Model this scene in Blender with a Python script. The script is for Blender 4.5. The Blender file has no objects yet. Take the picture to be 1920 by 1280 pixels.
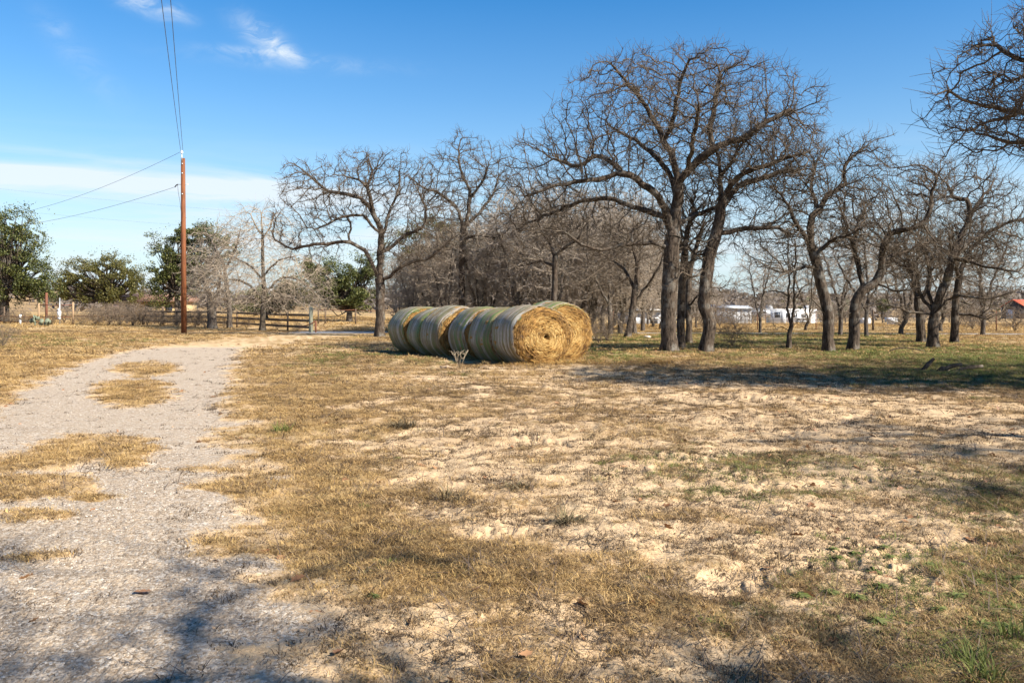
import bpy, math, random
import numpy as np

# ------------------------------------------------------------------ camera, sky, sun, exposure
C = bpy.context.scene.collection
SC = bpy.context.scene
CAM_H, FPX, HOR = 1.5, 1600.0, 578.0          # eye height (m), focal length and horizon row of the 1920x1280 photo
cam = bpy.data.cameras.new("camera")
cam.sensor_width = 36.0
cam.lens = 36.0 * FPX / 1920.0
cam.shift_y = -(640.0 - HOR) / 1920.0
cam.clip_start, cam.clip_end = 0.1, 6000
camo = bpy.data.objects.new("camera", cam)
camo.location = (0, 0, CAM_H)
camo.rotation_euler = (math.radians(90), 0, 0)
C.objects.link(camo)
SC.camera = camo

SUN_EL, SUN_AZ = 38.0, 120.0                  # azimuth clockwise from +Y
sv = np.array([math.sin(math.radians(SUN_AZ)) * math.cos(math.radians(SUN_EL)),
               math.cos(math.radians(SUN_AZ)) * math.cos(math.radians(SUN_EL)), math.sin(math.radians(SUN_EL))])
sun = bpy.data.lights.new("sun", 'SUN')
sun.energy = 5.0
sun.angle = math.radians(0.53)
sun.color = (1.0, 0.92, 0.79)
suno = bpy.data.objects.new("sun", sun)
from mathutils import Vector
suno.rotation_euler = Vector(sv).to_track_quat('Z', 'Y').to_euler()
suno.location = (20, -20, 40)
C.objects.link(suno)

W = bpy.data.worlds.new("World")
SC.world = W
W.use_nodes = True
wn = W.node_tree
wn.nodes.clear()
def N(t, typ, **kw):
    n = t.nodes.new(typ)
    for k, v in kw.items():
        setattr(n, k, v)
    return n
def L(t, a, b):
    t.links.new(a, b)
def M(t, op, a, b=None, c=None, clamp=False):
    n = t.nodes.new('ShaderNodeMath'); n.operation = op; n.use_clamp = clamp
    for i, x in enumerate((a, b, c)):
        if x is None: continue
        if isinstance(x, (int, float)): n.inputs[i].default_value = x
        else: t.links.new(x, n.inputs[i])
    return n.outputs[0]
def MIX(t, fac, a, b, blend='MIX'):
    n = t.nodes.new('ShaderNodeMix'); n.data_type = 'RGBA'; n.blend_type = blend
    for s, x in ((n.inputs[0], fac), (n.inputs[6], a), (n.inputs[7], b)):
        if isinstance(x, (int, float)): s.default_value = x
        elif isinstance(x, tuple): s.default_value = (x + (1,))[:4]
        else: t.links.new(x, s)
    return n.outputs[2]
def RAMP(t, fac, stops):
    n = t.nodes.new('ShaderNodeValToRGB')
    e = n.color_ramp.elements
    while len(e) > 1: e.remove(e[-1])
    for i, (p, c) in enumerate(stops):
        x = e[0] if i == 0 else e.new(p)
        x.position = p
        x.color = (c, c, c, 1) if isinstance(c, (int, float)) else (c + (1,))[:4]
    t.links.new(fac, n.inputs[0])
    return n.outputs[0]
def NOISE(t, vec, scale, detail=4, rough=0.55, dist=0.0):
    n = t.nodes.new('ShaderNodeTexNoise')
    n.inputs['Scale'].default_value = scale; n.inputs['Detail'].default_value = detail
    n.inputs['Roughness'].default_value = rough; n.inputs['Distortion'].default_value = dist
    if vec is not None: t.links.new(vec, n.inputs['Vector'])
    return n.outputs[0]
def MAPV(t, vec, scale=(1, 1, 1), loc=(0, 0, 0), rot=(0, 0, 0)):
    n = t.nodes.new('ShaderNodeMapping')
    n.inputs['Scale'].default_value = scale; n.inputs['Location'].default_value = loc; n.inputs['Rotation'].default_value = rot
    t.links.new(vec, n.inputs['Vector'])
    return n.outputs[0]

sky = N(wn, 'ShaderNodeTexSky', sky_type='NISHITA', sun_disc=False)
sky.sun_elevation = math.radians(SUN_EL)
sky.sun_rotation = math.radians(SUN_AZ)
sky.altitude = 100.0; sky.air_density = 1.0; sky.dust_density = 0.25; sky.ozone_density = 1.6
tc = N(wn, 'ShaderNodeTexCoord')
sep = N(wn, 'ShaderNodeSeparateXYZ'); L(wn, tc.outputs['Generated'], sep.inputs[0])
az = M(wn, 'ARCTAN2', sep.outputs[0], sep.outputs[1])
el = M(wn, 'ARCSINE', sep.outputs[2])
comb = N(wn, 'ShaderNodeCombineXYZ'); L(wn, az, comb.inputs[0]); L(wn, el, comb.inputs[1])
def gauss(cx, cy, sx, sy, tilt=0.0):
    """soft patch of cloud round an azimuth and elevation (radians)"""
    dx = M(wn, 'SUBTRACT', az, cx); dy = M(wn, 'SUBTRACT', M(wn, 'SUBTRACT', el, cy), M(wn, 'MULTIPLY', dx, tilt))
    a = M(wn, 'POWER', M(wn, 'DIVIDE', dx, sx), 2.0); b = M(wn, 'POWER', M(wn, 'DIVIDE', dy, sy), 2.0)
    return M(wn, 'EXPONENT', M(wn, 'MULTIPLY', M(wn, 'ADD', a, b), -1.0))
def azel(u, v):
    a = (u - 960) / FPX; b = (HOR - v) / FPX
    return math.atan(a), math.atan(b / math.sqrt(1 + a * a))
warp = N(wn, 'ShaderNodeTexNoise'); warp.inputs['Scale'].default_value = 6; warp.inputs['Detail'].default_value = 5
L(wn, comb.outputs[0], warp.inputs['Vector'])
streak = NOISE(wn, MAPV(wn, comb.outputs[0], (5, 46, 1), rot=(0, 0, 0.03)), 1.0, 7, 0.6, 0.6)
fine = NOISE(wn, MAPV(wn, comb.outputs[0], (26, 52, 1), rot=(0, 0, -0.5)), 1.0, 7, 0.65, 0.9)
streak2 = RAMP(wn, streak, [(0.32, 0.0), (0.62, 1.0)])
fine2 = RAMP(wn, fine, [(0.38, 0.0), (0.72, 1.0)])
cl = None
def addc(x):
    global cl
    cl = x if cl is None else M(wn, 'ADD', cl, x)
for (u, v, su, sy, tl, amp, kind) in (
        (250, 352, .30, .012, -.015, 1.05, 's'), (30, 316, .10, .009, 0, .7, 's'), (470, 352, .12, .013, 0, .9, 's'),
        (130, 292, .20, .004, -.03, .25, 's'), (200, 447, .16, .010, 0, .5, 's'), (410, 402, .06, .007, 0, .4, 's'),
        (1350, 440, .5, .05, 0, .35, 's'), (800, 430, .3, .03, 0, .35, 's'), (100, 520, .5, .03, 0, .35, 's'),
        (495, 70, .026, .013, -.42, 1.0, 'f'), (480, 98, .045, .004, -.02, .55, 'f'), (540, 98, .018, .008, -.5, .6, 'f'), (560, 118, .10, .008, 0, .25, 'f'),
        (270, 6, .030, .010, -.22, .75, 'f'), (335, 24, .016, .006, -.3, .35, 'f'), (110, 55, .012, .008, 0, .22, 'f'), (150, 110, .04, .02, -.9, .14, 'f')):
    a, e = azel(u, v)
    g = gauss(a, e, su, sy, tl)
    tex = M(wn, 'ADD', M(wn, 'MULTIPLY', streak2, .95), .12) if kind == 's' else M(wn, 'ADD', M(wn, 'MULTIPLY', fine2, .9), .12)
    addc(M(wn, 'MULTIPLY', M(wn, 'MULTIPLY', g, amp), tex))
# the same thin cirrus goes on low round the rest of the horizon
low = M(wn, 'MULTIPLY', RAMP(wn, el, [(0.0, .42), (0.10, .25), (0.2, .0)]), streak2)
addc(low)
cl = M(wn, 'MINIMUM', cl, 0.88)
hz = RAMP(wn, el, [(0.0, .8), (0.06, .58), (0.14, .34), (0.24, .13), (0.36, .0)])
hs = N(wn, 'ShaderNodeHueSaturation')
hs.inputs['Saturation'].default_value = 1.46; hs.inputs['Hue'].default_value = 0.503; hs.inputs['Value'].default_value = 1.0
L(wn, sky.outputs[0], hs.inputs['Color'])
mixc = MIX(wn, cl, MIX(wn, hz, hs.outputs[0], (2.8, 3.9, 4.9)), (4.9, 5.4, 5.8))
bg = N(wn, 'ShaderNodeBackground'); bg.inputs['Strength'].default_value = 0.071
L(wn, mixc, bg.inputs['Color'])
wo = N(wn, 'ShaderNodeOutputWorld'); L(wn, bg.outputs[0], wo.inputs['Surface'])

vs = SC.view_settings
vs.view_transform = 'Standard'; vs.look = 'None'; vs.gamma = 1.0; vs.use_curve_mapping = False
vs.exposure = 1.34
SC.cycles.max_bounces = 6
SC.cycles.transparent_max_bounces = 8

# ------------------------------------------------------------------ helpers
def px(u, v, d):
    """the point that stands at photo pixel (u, v) at depth d"""
    return np.array([(u - 960) / FPX * d, d, CAM_H + (HOR - v) / FPX * d])

def hash2(xi, yi, seed):
    h = (xi.astype(np.int64) * 374761393 + yi.astype(np.int64) * 668265263 + seed * 974634541) & 0xFFFFFFFF
    h = ((h ^ (h >> 13)) * 1274126177) & 0xFFFFFFFF
    return (h ^ (h >> 16)) & 0xFFFFFFFF
def perlin(x, y, seed=0):
    xi = np.floor(x); yi = np.floor(y); fx = x - xi; fy = y - yi
    u = fx * fx * fx * (fx * (fx * 6 - 15) + 10); v = fy * fy * fy * (fy * (fy * 6 - 15) + 10)
    def g(ox, oy):
        a = hash2(xi + ox, yi + oy, seed) * (2 * math.pi / 4294967296.0)
        return np.cos(a) * (fx - ox) + np.sin(a) * (fy - oy)
    a = g(0, 0) * (1 - u) + g(1, 0) * u
    b = g(0, 1) * (1 - u) + g(1, 1) * u
    return (a * (1 - v) + b * v) * 1.5
def fbm(x, y, seed=0, oct=4, gain=0.5):
    s = 0; a = 1; t = 0
    for i in range(oct):
        s = s + a * perlin(x * 2 ** i + 17.3 * i, y * 2 ** i - 9.1 * i, seed + i); t += a; a *= gain
    return s / t
def sstep(a, b, x):
    t = np.clip((x - a) / (b - a), 0, 1)
    return t * t * (3 - 2 * t)

def mesh_np(name, V, polys, smooth=False, attrs=None):
    """V (n,3); polys: list of int arrays (m,3) or (m,4)"""
    me = bpy.data.meshes.new(name)
    V = np.asarray(V, np.float32)
    polys = [np.asarray(p, np.int32) for p in polys if len(p)]
    me.vertices.add(len(V)); me.vertices.foreach_set('co', V.ravel())
    if polys:
        idx = np.concatenate([p.ravel() for p in polys])
        tot = np.concatenate([np.full(len(p), p.shape[1], np.int32) for p in polys])
        st = np.concatenate([[0], np.cumsum(tot)[:-1]]).astype(np.int32)
        me.loops.add(len(idx)); me.loops.foreach_set('vertex_index', idx)
        me.polygons.add(len(tot)); me.polygons.foreach_set('loop_start', st)
        try: me.polygons.foreach_set('loop_total', tot)
        except Exception: pass
        if smooth: me.polygons.foreach_set('use_smooth', np.ones(len(tot), bool))
    for k, (ty, arr) in (attrs or {}).items():
        a = me.attributes.new(k, ty, 'POINT')
        a.data.foreach_set('vector' if ty == 'FLOAT_VECTOR' else 'value', np.asarray(arr).ravel())
    me.update(calc_edges=True)
    return me
def obj(name, me, mat=None, parent=None, loc=None):
    o = bpy.data.objects.new(name, me)
    C.objects.link(o)
    if mat is not None and me is not None and not me.materials: me.materials.append(mat)
    if parent is not None: o.parent = parent
    if loc is not None: o.location = loc
    return o
def tag(o, label=None, cat=None, group=None, kind=None):
    if label: o['label'] = label
    if cat: o['category'] = cat
    if group: o['group'] = group
    if kind: o['kind'] = kind
    return o
def empty(name, loc=(0, 0, 0), rz=0.0, label=None, cat=None, group=None):
    o = bpy.data.objects.new(name, None)
    o.empty_display_size = 0.3
    o.location = loc; o.rotation_euler = (0, 0, rz)
    C.objects.link(o)
    return tag(o, label, cat, group)
def copy_tree(root, loc, rz=0.0, sc=1.0, label=None, group=None):
    r = root.copy(); C.objects.link(r)
    r.location = loc; r.rotation_euler = (0, 0, rz); r.scale = (sc, sc, sc)
    if label: r['label'] = label
    if group: r['group'] = group
    for ch in list(root.children):
        c = ch.copy(); C.objects.link(c); c.parent = r
        for g in ch.children:
            d = g.copy(); C.objects.link(d); d.parent = c
    return r

class MB:
    """collects simple shapes for one mesh"""
    def __init__(s): s.V = []; s.P = {3: [], 4: []}; s.n = 0
    def add(s, V, F):
        V = np.asarray(V, float); 
        for f in F: s.P[len(f)].append([i + s.n for i in f])
        s.V.append(V); s.n += len(V); return s
    def box(s, c, size, rz=0.0, taper=1.0):
        x, y, z = [a / 2 for a in size]
        v = np.array([[-x, -y, -z], [x, -y, -z], [x, y, -z], [-x, y, -z], [-x * taper, -y * taper, z], [x * taper, -y * taper, z], [x * taper, y * taper, z], [-x * taper, y * taper, z]])
        ca, sa = math.cos(rz), math.sin(rz)
        v = np.c_[v[:, 0] * ca - v[:, 1] * sa, v[:, 0] * sa + v[:, 1] * ca, v[:, 2]] + np.array(c)
        return s.add(v, [(0, 3, 2, 1), (4, 5, 6, 7), (0, 1, 5, 4), (1, 2, 6, 5), (2, 3, 7, 6), (3, 0, 4, 7)])
    def bar(s, a, b, w, h):
        """board from a to b, width w (horizontal, across) and height h"""
        a = np.array(a, float); b = np.array(b, float); t = b - a; t /= np.linalg.norm(t)
        side = np.cross(t, [0, 0, 1.0]); 
        if np.linalg.norm(side) < 1e-4: side = np.array([1.0, 0, 0])
        side /= np.linalg.norm(side); up = np.cross(side, t)
        v = [p + side * w / 2 * i + up * h / 2 * j for p in (a, b) for i, j in ((-1, -1), (1, -1), (1, 1), (-1, 1))]
        return s.add(v, [(0, 3, 2, 1), (4, 5, 6, 7), (0, 1, 5, 4), (1, 2, 6, 5), (2, 3, 7, 6), (3, 0, 4, 7)])
    def tube(s, pts, radii, k=6, cap=True):
        pts = np.asarray(pts, float); n = len(pts)
        radii = np.full(n, radii) if np.isscalar(radii) else np.asarray(radii, float)
        t = np.gradient(pts, axis=0); t /= np.linalg.norm(t, axis=1)[:, None] + 1e-9
        mean = t.mean(0); ref = np.eye(3)[np.argmin(abs(mean))]
        u = np.cross(t, ref); u /= np.linalg.norm(u, axis=1)[:, None] + 1e-9
        w = np.cross(t, u)
        a = np.arange(k) * 2 * math.pi / k
        V = (pts[:, None, :] + radii[:, None, None] * (np.cos(a)[None, :, None] * u[:, None, :] + np.sin(a)[None, :, None] * w[:, None, :])).reshape(-1, 3)
        F = [(i * k + j, i * k + (j + 1) % k, (i + 1) * k + (j + 1) % k, (i + 1) * k + j) for i in range(n - 1) for j in range(k)]
        V = list(V)
        if cap:
            for i in (0, n - 1):
                c = len(V); V.append(pts[i])
                for j in range(k):
                    F.append((i * k + (j + 1) % k, i * k + j, c) if i == 0 else (i * k + j, i * k + (j + 1) % k, c))
        return s.add(V, F)
    def mesh(s, name, smooth=False):
        return mesh_np(name, np.concatenate(s.V), [np.array(p) for p in s.P.values() if p], smooth)
    def build(s, name, mat, parent=None, smooth=False):
        return obj(name, s.mesh(name, smooth), mat, parent)

# ------------------------------------------------------------------ materials
def newmat(name, rough=0.85, spec=0.2):
    m = bpy.data.materials.new(name); m.use_nodes = True
    t = m.node_tree; b = t.nodes['Principled BSDF']
    b.inputs['Roughness'].default_value = rough
    b.inputs['Specular IOR Level'].default_value = spec
    return m, t, b
def attr(t, name, typ='GEOMETRY'):
    n = t.nodes.new('ShaderNodeAttribute'); n.attribute_name = name; n.attribute_type = typ
    return n
def bump(t, b, h, strength, dist):
    n = t.nodes.new('ShaderNodeBump'); n.inputs['Strength'].default_value = strength; n.inputs['Distance'].default_value = dist
    L(t, h, n.inputs['Height']); L(t, n.outputs[0], b.inputs['Normal'])
    return n
def pos(t): return t.nodes.new('ShaderNodeNewGeometry').outputs['Position']
def ocoord(t): return t.nodes.new('ShaderNodeTexCoord').outputs['Object']

def simple(name, c1, c2, scale=6.0, rough=0.8, stretch=(1, 1, 1), bmp=0.0, spec=0.2, metal=0.0):
    m, t, b = newmat(name, rough, spec)
    n = NOISE(t, MAPV(t, ocoord(t), stretch), scale, 6, 0.6)
    L(t, MIX(t, RAMP(t, n, [(0.3, 0.0), (0.7, 1.0)]), c1, c2), b.inputs['Base Color'])
    b.inputs['Metallic'].default_value = metal
    if bmp: bump(t, b, n, 0.6, bmp)
    return m

def ground_material():
    m, t, b = newmat('soil_grass_and_gravel', 0.95, 0.1)
    p = pos(t)
    gr = attr(t, 'gravel').outputs['Fac']; co = attr(t, 'cover').outputs['Fac']; gn = attr(t, 'green').outputs['Fac']; go = attr(t, 'gold').outputs['Fac']
    n1 = NOISE(t, p, 0.7, 5); n2 = NOISE(t, p, 9.0, 6, 0.65); n3 = NOISE(t, p, 55.0, 5, 0.7); n4 = NOISE(t, MAPV(t, p, (1, 1, 1), (3, 7, 1)), 26.0, 6, 0.75)
    sand = MIX(t, RAMP(t, n2, [(0.3, 0.0), (0.7, 1.0)]), (.44, .305, .175), (.63, .465, .285))
    sand = MIX(t, RAMP(t, n3, [(0.57, 0.0), (0.68, 0.85)]), sand, (.15, .095, .052))
    sand = MIX(t, RAMP(t, n1, [(0.42, 0.0), (0.68, 0.5)]), sand, (.42, .285, .165))
    lit = MIX(t, RAMP(t, n4, [(0.33, 0.0), (0.62, 1.0)]), (.075, .048, .026), (.34, .23, .115))
    gold = MIX(t, RAMP(t, n4, [(0.33, 0.0), (0.62, 1.0)]), (.15, .095, .04), (.50, .34, .15))
    lit = MIX(t, go, lit, gold)
    lit = MIX(t, M(t, 'MULTIPLY', gn, RAMP(t, n2, [(0.36, 0.3), (0.6, 1.0)])), lit, (.13, .15, .04))
    vor = t.nodes.new('ShaderNodeTexVoronoi'); vor.inputs['Scale'].default_value = 70.0; L(t, p, vor.inputs['Vector'])
    sepc = t.nodes.new('ShaderNodeSeparateColor'); L(t, vor.outputs['Color'], sepc.inputs[0])
    peb = RAMP(t, sepc.outputs[0], [(0.0, (.07, .052, .036)), (0.22, (.22, .17, .12)), (0.5, (.38, .32, .255)), (0.92, (.62, .57, .50))])
    fines = MIX(t, RAMP(t, n4, [(0.35, 0.0), (0.65, 1.0)]), (.23, .165, .105), (.50, .395, .285))
    peb = MIX(t, RAMP(t, M(t, 'ADD', n2, M(t, 'MULTIPLY', n3, .35)), [(0.52, 0.1), (0.86, 0.85)]), fines, peb)
    edge = M(t, 'ADD', co, M(t, 'MULTIPLY', M(t, 'SUBTRACT', n4, 0.5), 1.3))
    base = MIX(t, RAMP(t, edge, [(0.48, 0.0), (0.86, 0.9)]), sand, lit)
    gedge = M(t, 'ADD', gr, M(t, 'MULTIPLY', M(t, 'SUBTRACT', n4, 0.5), 0.9))
    col = MIX(t, RAMP(t, gedge, [(0.38, 0.0), (0.62, 1.0)]), base, peb)
    L(t, col, b.inputs['Base Color'])
    h = M(t, 'ADD', M(t, 'MULTIPLY', n3, 0.5), M(t, 'MULTIPLY', n4, 0.9))
    h = M(t, 'SUBTRACT', h, M(t, 'MULTIPLY', M(t, 'MULTIPLY', vor.outputs['Distance'], gr), 0.45))
    bump(t, b, h, 0.9, 0.02)
    return m

def blade_material(name, stops, trans=0.25, patch=None):
    """grass blades: each blade and each tuft has its own colour"""
    m, t, b = newmat(name, 0.75, 0.25)
    tint = attr(t, 'tint').outputs['Fac']
    rnd = t.nodes.new('ShaderNodeObjectInfo').outputs['Random']
    n = NOISE(t, pos(t), 0.55, 3)
    f = M(t, 'ADD', M(t, 'MULTIPLY', tint, 0.45), M(t, 'MULTIPLY', rnd, 0.35))
    f = M(t, 'ADD', f, M(t, 'MULTIPLY', M(t, 'SUBTRACT', n, 0.4), 0.8))
    col = RAMP(t, f, stops)
    L(t, col, b.inputs['Base Color'])
    tr = t.nodes.new('ShaderNodeBsdfTranslucent'); L(t, col, tr.inputs['Color'])
    mx = t.nodes.new('ShaderNodeMixShader'); mx.inputs[0].default_value = trans
    L(t, b.outputs[0], mx.inputs[1]); L(t, tr.outputs[0], mx.inputs[2])
    L(t, mx.outputs[0], t.nodes['Material Output'].inputs['Surface'])
    return m
def leaf_material(name, stops, trans=0.3):
    m, t, b = newmat(name, 0.55, 0.35)
    col = RAMP(t, attr(t, 'tint').outputs['Fac'], stops)
    L(t, col, b.inputs['Base Color'])
    tr = t.nodes.new('ShaderNodeBsdfTranslucent'); L(t, col, tr.inputs['Color'])
    mx = t.nodes.new('ShaderNodeMixShader'); mx.inputs[0].default_value = trans
    L(t, b.outputs[0], mx.inputs[1]); L(t, tr.outputs[0], mx.inputs[2])
    L(t, mx.outputs[0], t.nodes['Material Output'].inputs['Surface'])
    return m
def bark_material(name, dark, light, twig):
    m, t, b = newmat(name, 0.92, 0.12)
    oc = ocoord(t)
    s = MAPV(t, oc, (1, 1, 0.22))
    n1 = NOISE(t, s, 17.0, 6, 0.7, 0.4); n2 = NOISE(t, oc, 2.2, 4, 0.6)
    col = MIX(t, RAMP(t, n1, [(0.36, 0.0), (0.62, 1.0)]), dark, light)
    col = MIX(t, RAMP(t, n2, [(0.52, 0.0), (0.72, 0.55)]), col, (.30, .29, .26))
    thin = attr(t, 'thin').outputs['Fac']
    col = MIX(t, thin, col, twig)
    L(t, col, b.inputs['Base Color'])
    bump(t, b, n1, 1.0, 0.05)
    return m

MT = {}
MT['ground'] = ground_material()
MT['straw_grass'] = blade_material('dry_grass_blades', [(0.0, (.05, .030, .015)), (0.32, (.12, .074, .034)), (0.6, (.32, .21, .098)), (0.85, (.52, .37, .185)), (1.0, (.66, .52, .30))])
MT['gold_grass'] = blade_material('golden_grass_blades', [(0.0, (.13, .075, .028)), (0.35, (.34, .215, .085)), (0.75, (.58, .40, .165)), (1.0, (.74, .56, .28))])
MT['green_grass'] = blade_material('green_grass_blades', [(0.0, (.05, .06, .018)), (0.45, (.12, .145, .035)), (0.8, (.20, .215, .06)), (1.0, (.32, .29, .11))])
MT['weed'] = leaf_material('weed_leaves', [(0.0, (.07, .09, .022)), (0.5, (.15, .175, .045)), (1.0, (.25, .26, .09))])
MT['dead_leaf'] = leaf_material('dead_oak_leaf', [(0.0, (.10, .05, .025)), (0.5, (.24, .115, .05)), (1.0, (.36, .20, .10))], 0.15)
MT['bark'] = bark_material('oak_bark', (.013, .0095, .007), (.115, .088, .067), (.115, .09, .067))
MT['bark_grey'] = bark_material('grey_bark', (.03, .023, .018), (.14, .115, .095), (.31, .26, .21))
MT['brush_bark'] = bark_material('brush_bark', (.03, .022, .016), (.10, .075, .055), (.19, .145, .105))
MT['bark_pale'] = bark_material('pale_twig_bark', (.03, .024, .018), (.13, .105, .08), (.36, .295, .225))
MT['leaf_dark'] = leaf_material('evergreen_leaves', [(0.0, (.018, .026, .008)), (0.45, (.06, .075, .019)), (0.8, (.15, .165, .045)), (1.0, (.27, .26, .10))])  # lightest stops put sun glints on the leaves into their colour
MT['leaf_olive'] = leaf_material('olive_leaves', [(0.0, (.04, .042, .011)), (0.5, (.11, .105, .026)), (1.0, (.21, .185, .06))])
MT['leaf_brown'] = leaf_material('dead_clinging_leaves', [(0.0, (.10, .04, .02)), (0.5, (.20, .085, .04)), (1.0, (.28, .16, .08))])
MT['far_woods'] = leaf_material('far_bare_woods', [(0.0, (.10, .08, .068)), (0.5, (.135, .11, .092)), (0.93, (.165, .135, .11)), (1.0, (.07, .08, .035))], 0.1)
MT['old_wood'] = simple('weathered_fence_wood', (.075, .05, .035), (.16, .115, .08), 9, .9, (1, 1, 1), .01)
MT['grey_wood'] = simple('grey_green_post_wood', (.17, .175, .13), (.29, .29, .22), 12, .9, (1, 1, .15), .01)
MT['tan_wood'] = simple('tan_post_wood', (.20, .13, .075), (.36, .25, .15), 12, .9, (1, 1, .15), .01)
MT['pole'] = simple('creosoted_pole', (.07, .028, .013), (.25, .088, .034), 26, .75, (1, 1, .05), .008, .25)
MT['rust'] = simple('rusty_pipe', (.10, .04, .025), (.20, .085, .05), 15, .8)
MT['wire'] = simple('dark_wire', (.06, .06, .065), (.10, .10, .11), 4, .5, metal=.4)
MT['steel'] = simple('galvanised_steel', (.34, .35, .36), (.46, .47, .48), 8, .45, metal=.5)
MT['white'] = simple('white_paint', (.74, .75, .76), (.82, .83, .84), 5, .45, spec=.4)
MT['offwhite'] = simple('dull_white_panel', (.34, .35, .37), (.46, .47, .49), 3, .6)
MT['glass'] = simple('dark_glass', (.02, .025, .035), (.035, .04, .05), 3, .08, spec=.6)
MT['tyre'] = simple('black_rubber', (.02, .02, .02), (.035, .033, .03), 9, .85)
MT['red_roof'] = simple('orange_red_roof_metal', (.55, .10, .05), (.66, .15, .08), 4, .5)
MT['barn'] = simple('shade_dark_barn_boards', (.035, .037, .045), (.07, .07, .08), 3, .85, (1, 1, .2))  # shade on the barn walls is put into the board colour
MT['asphalt'] = simple('pale_worn_asphalt', (.26, .25, .245), (.36, .345, .33), 9, .9)
MT['cactus'] = simple('cactus_skin', (.11, .13, .09), (.20, .22, .16), 9, .6)
MT['porcelain'] = simple('porcelain', (.70, .69, .66), (.78, .77, .74), 5, .25, spec=.5)
MT['tan_wall'] = simple('tan_wall', (.40, .29, .15), (.48, .36, .20), 3, .85)
MT['brown_roof'] = simple('brown_roof', (.16, .09, .065), (.24, .14, .10), 4, .8)
MT['pink_wall'] = simple('pinkish_wall', (.50, .33, .30), (.58, .41, .37), 4, .85)
MT['stone'] = simple('pale_stone', (.38, .32, .25), (.52, .45, .37), 8, .9, bmp=.02)

# ------------------------------------------------------------------ the lie of the land
UC = np.array([0, 160, 320, 480, 640, 800, 960, 1120, 1280, 1440, 1600, 1760, 1920.])
VC = np.array([590, 640, 670, 700, 740, 780, 820, 860, 900, 950, 1000, 1060, 1120, 1180, 1290.])
COVER = np.array([
 [.9, .9, .9, .9, .9, .9, .9, .9, .9, .9, .9, .9, .9],
 [.9, .9, .75, .6, .8, .9, .9, .9, .9, .9, .9, .9, .9],
 [.95, .9, .8, .8, .85, .8, .8, .75, .8, .9, .9, .9, .9],
 [.95, .9, .9, .85, .8, .55, .5, .5, .6, .75, .8, .85, .9],
 [.95, .9, .9, .85, .8, .6, .65, .5, .36, .36, .42, .5, .6],
 [.95, .9, .9, .9, .85, .65, .45, .55, .5, .38, .34, .34, .45],
 [.9, .9, .9, .9, .6, .42, .38, .5, .5, .42, .34, .34, .4],
 [.9, .9, .9, .9, .75, .48, .38, .55, .65, .55, .38, .36, .6],
 [.9, .9, .9, .9, .8, .55, .28, .33, .5, .7, .5, .48, .85],
 [.9, .9, .9, .9, .9, .68, .5, .32, .28, .33, .33, .42, .8],
 [.9, .9, .9, .9, .9, .78, .55, .38, .26, .24, .28, .4, .52],
 [.9, .9, .9, .9, .9, .87, .72, .55, .38, .42, .45, .5, .6],
 [.9, .9, .9, .75, .68, .7, .68, .6, .55, .62, .66, .55, .55],
 [.7, .7, .6, .5, .5, .68, .72, .52, .45, .62, .7, .65, .6],
 [.7, .7, .6, .5, .6, .72, .72, .58, .4, .38, .52, .6, .7]])
GREEN = np.array([
 [.1, .1, .1, .1, .1, .1, .1, .2, .2, .2, .2, .2, .1],
 [.35, .3, .2, .1, .2, .2, .2, .45, .5, .5, .5, .35, .2],
 [.1, .1, .1, .1, .4, .3, .2, .4, .3, .3, .5, .6, .6],
 [.05, .05, .1, .1, .25, .2, .1, .1, .1, .2, .4, .75, .85],
 [.05, .05, .1, .1, .1, .1, .1, .1, .1, .1, .1, .15, .15],
 [.0, .0, .1, .1, .15, .15, .15, .15, .15, .15, .1, .1, .15],
 [.0, .0, .1, .15, .1, .15, .15, .2, .2, .2, .15, .2, .2],
 [.0, .0, .1, .15, .2, .1, .1, .25, .4, .4, .3, .25, .3],
 [.0, .0, .1, .15, .2, .1, .1, .2, .45, .6, .45, .35, .45],
 [.0, .0, .1, .2, .25, .15, .1, .1, .2, .35, .2, .4, .55],
 [.0, .0, .1, .15, .2, .2, .15, .1, .15, .2, .35, .4, .4],
 [.0, .0, .1, .1, .15, .2, .15, .15, .2, .25, .4, .5, .55],
 [.0, .0, .1, .15, .1, .15, .1, .1, .2, .3, .35, .5, .6],
 [.0, .0, .0, .1, .1, .1, .1, .1, .2, .3, .25, .4, .6],
 [.0, .0, .0, .1, .1, .1, .1, .1, .15, .15, .2, .5, .55]])
GOLD = np.array([
 [.9, .9, .8, .8, .9, .6, .5, .8, .7, .7, .6, .6, .6],
 [.5, .5, .5, .4, .3, .3, .3, .4, .3, .3, .4, .5, .6],
 [.8, .8, .7, .5, .3, .3, .3, .5, .4, .3, .2, .2, .2],
 [1, .9, .8, .6, .5, .3, .4, .4, .2, .1, .1, .1, .1],
 [1, .9, .8, .7, .5, .3, .2, .2, .2, .1, .1, .1, .1],
 [1, .9, .8, .8, .6, .4, .2, .2, .2, .1, .1, .1, .1],
 [.9, .9, .8, .7, .5, .3, .2, .2, .2, .2, .1, .1, .1],
 [.9, .9, .8, .7, .5, .3, .2, .2, .2, .2, .1, .1, .1],
 [.8, .8, .8, .7, .6, .4, .3, .2, .2, .2, .1, .1, .1],
 [.8, .8, .8, .9, .7, .5, .4, .3, .2, .2, .1, .1, .1],
 [.8, .8, .8, .9, .8, .6, .5, .4, .2, .2, .1, .1, .1],
 [.7, .7, .7, .8, .8, .7, .6, .4, .3, .3, .2, .2, .1],
 [.5, .5, .5, .5, .6, .7, .6, .4, .3, .3, .2, .2, .2],
 [.3, .3, .3, .3, .4, .6, .5, .4, .3, .3, .2, .2, .2],
 [.3, .3, .3, .3, .4, .5, .4, .4, .3, .3, .3, .2, .2]])
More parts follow.
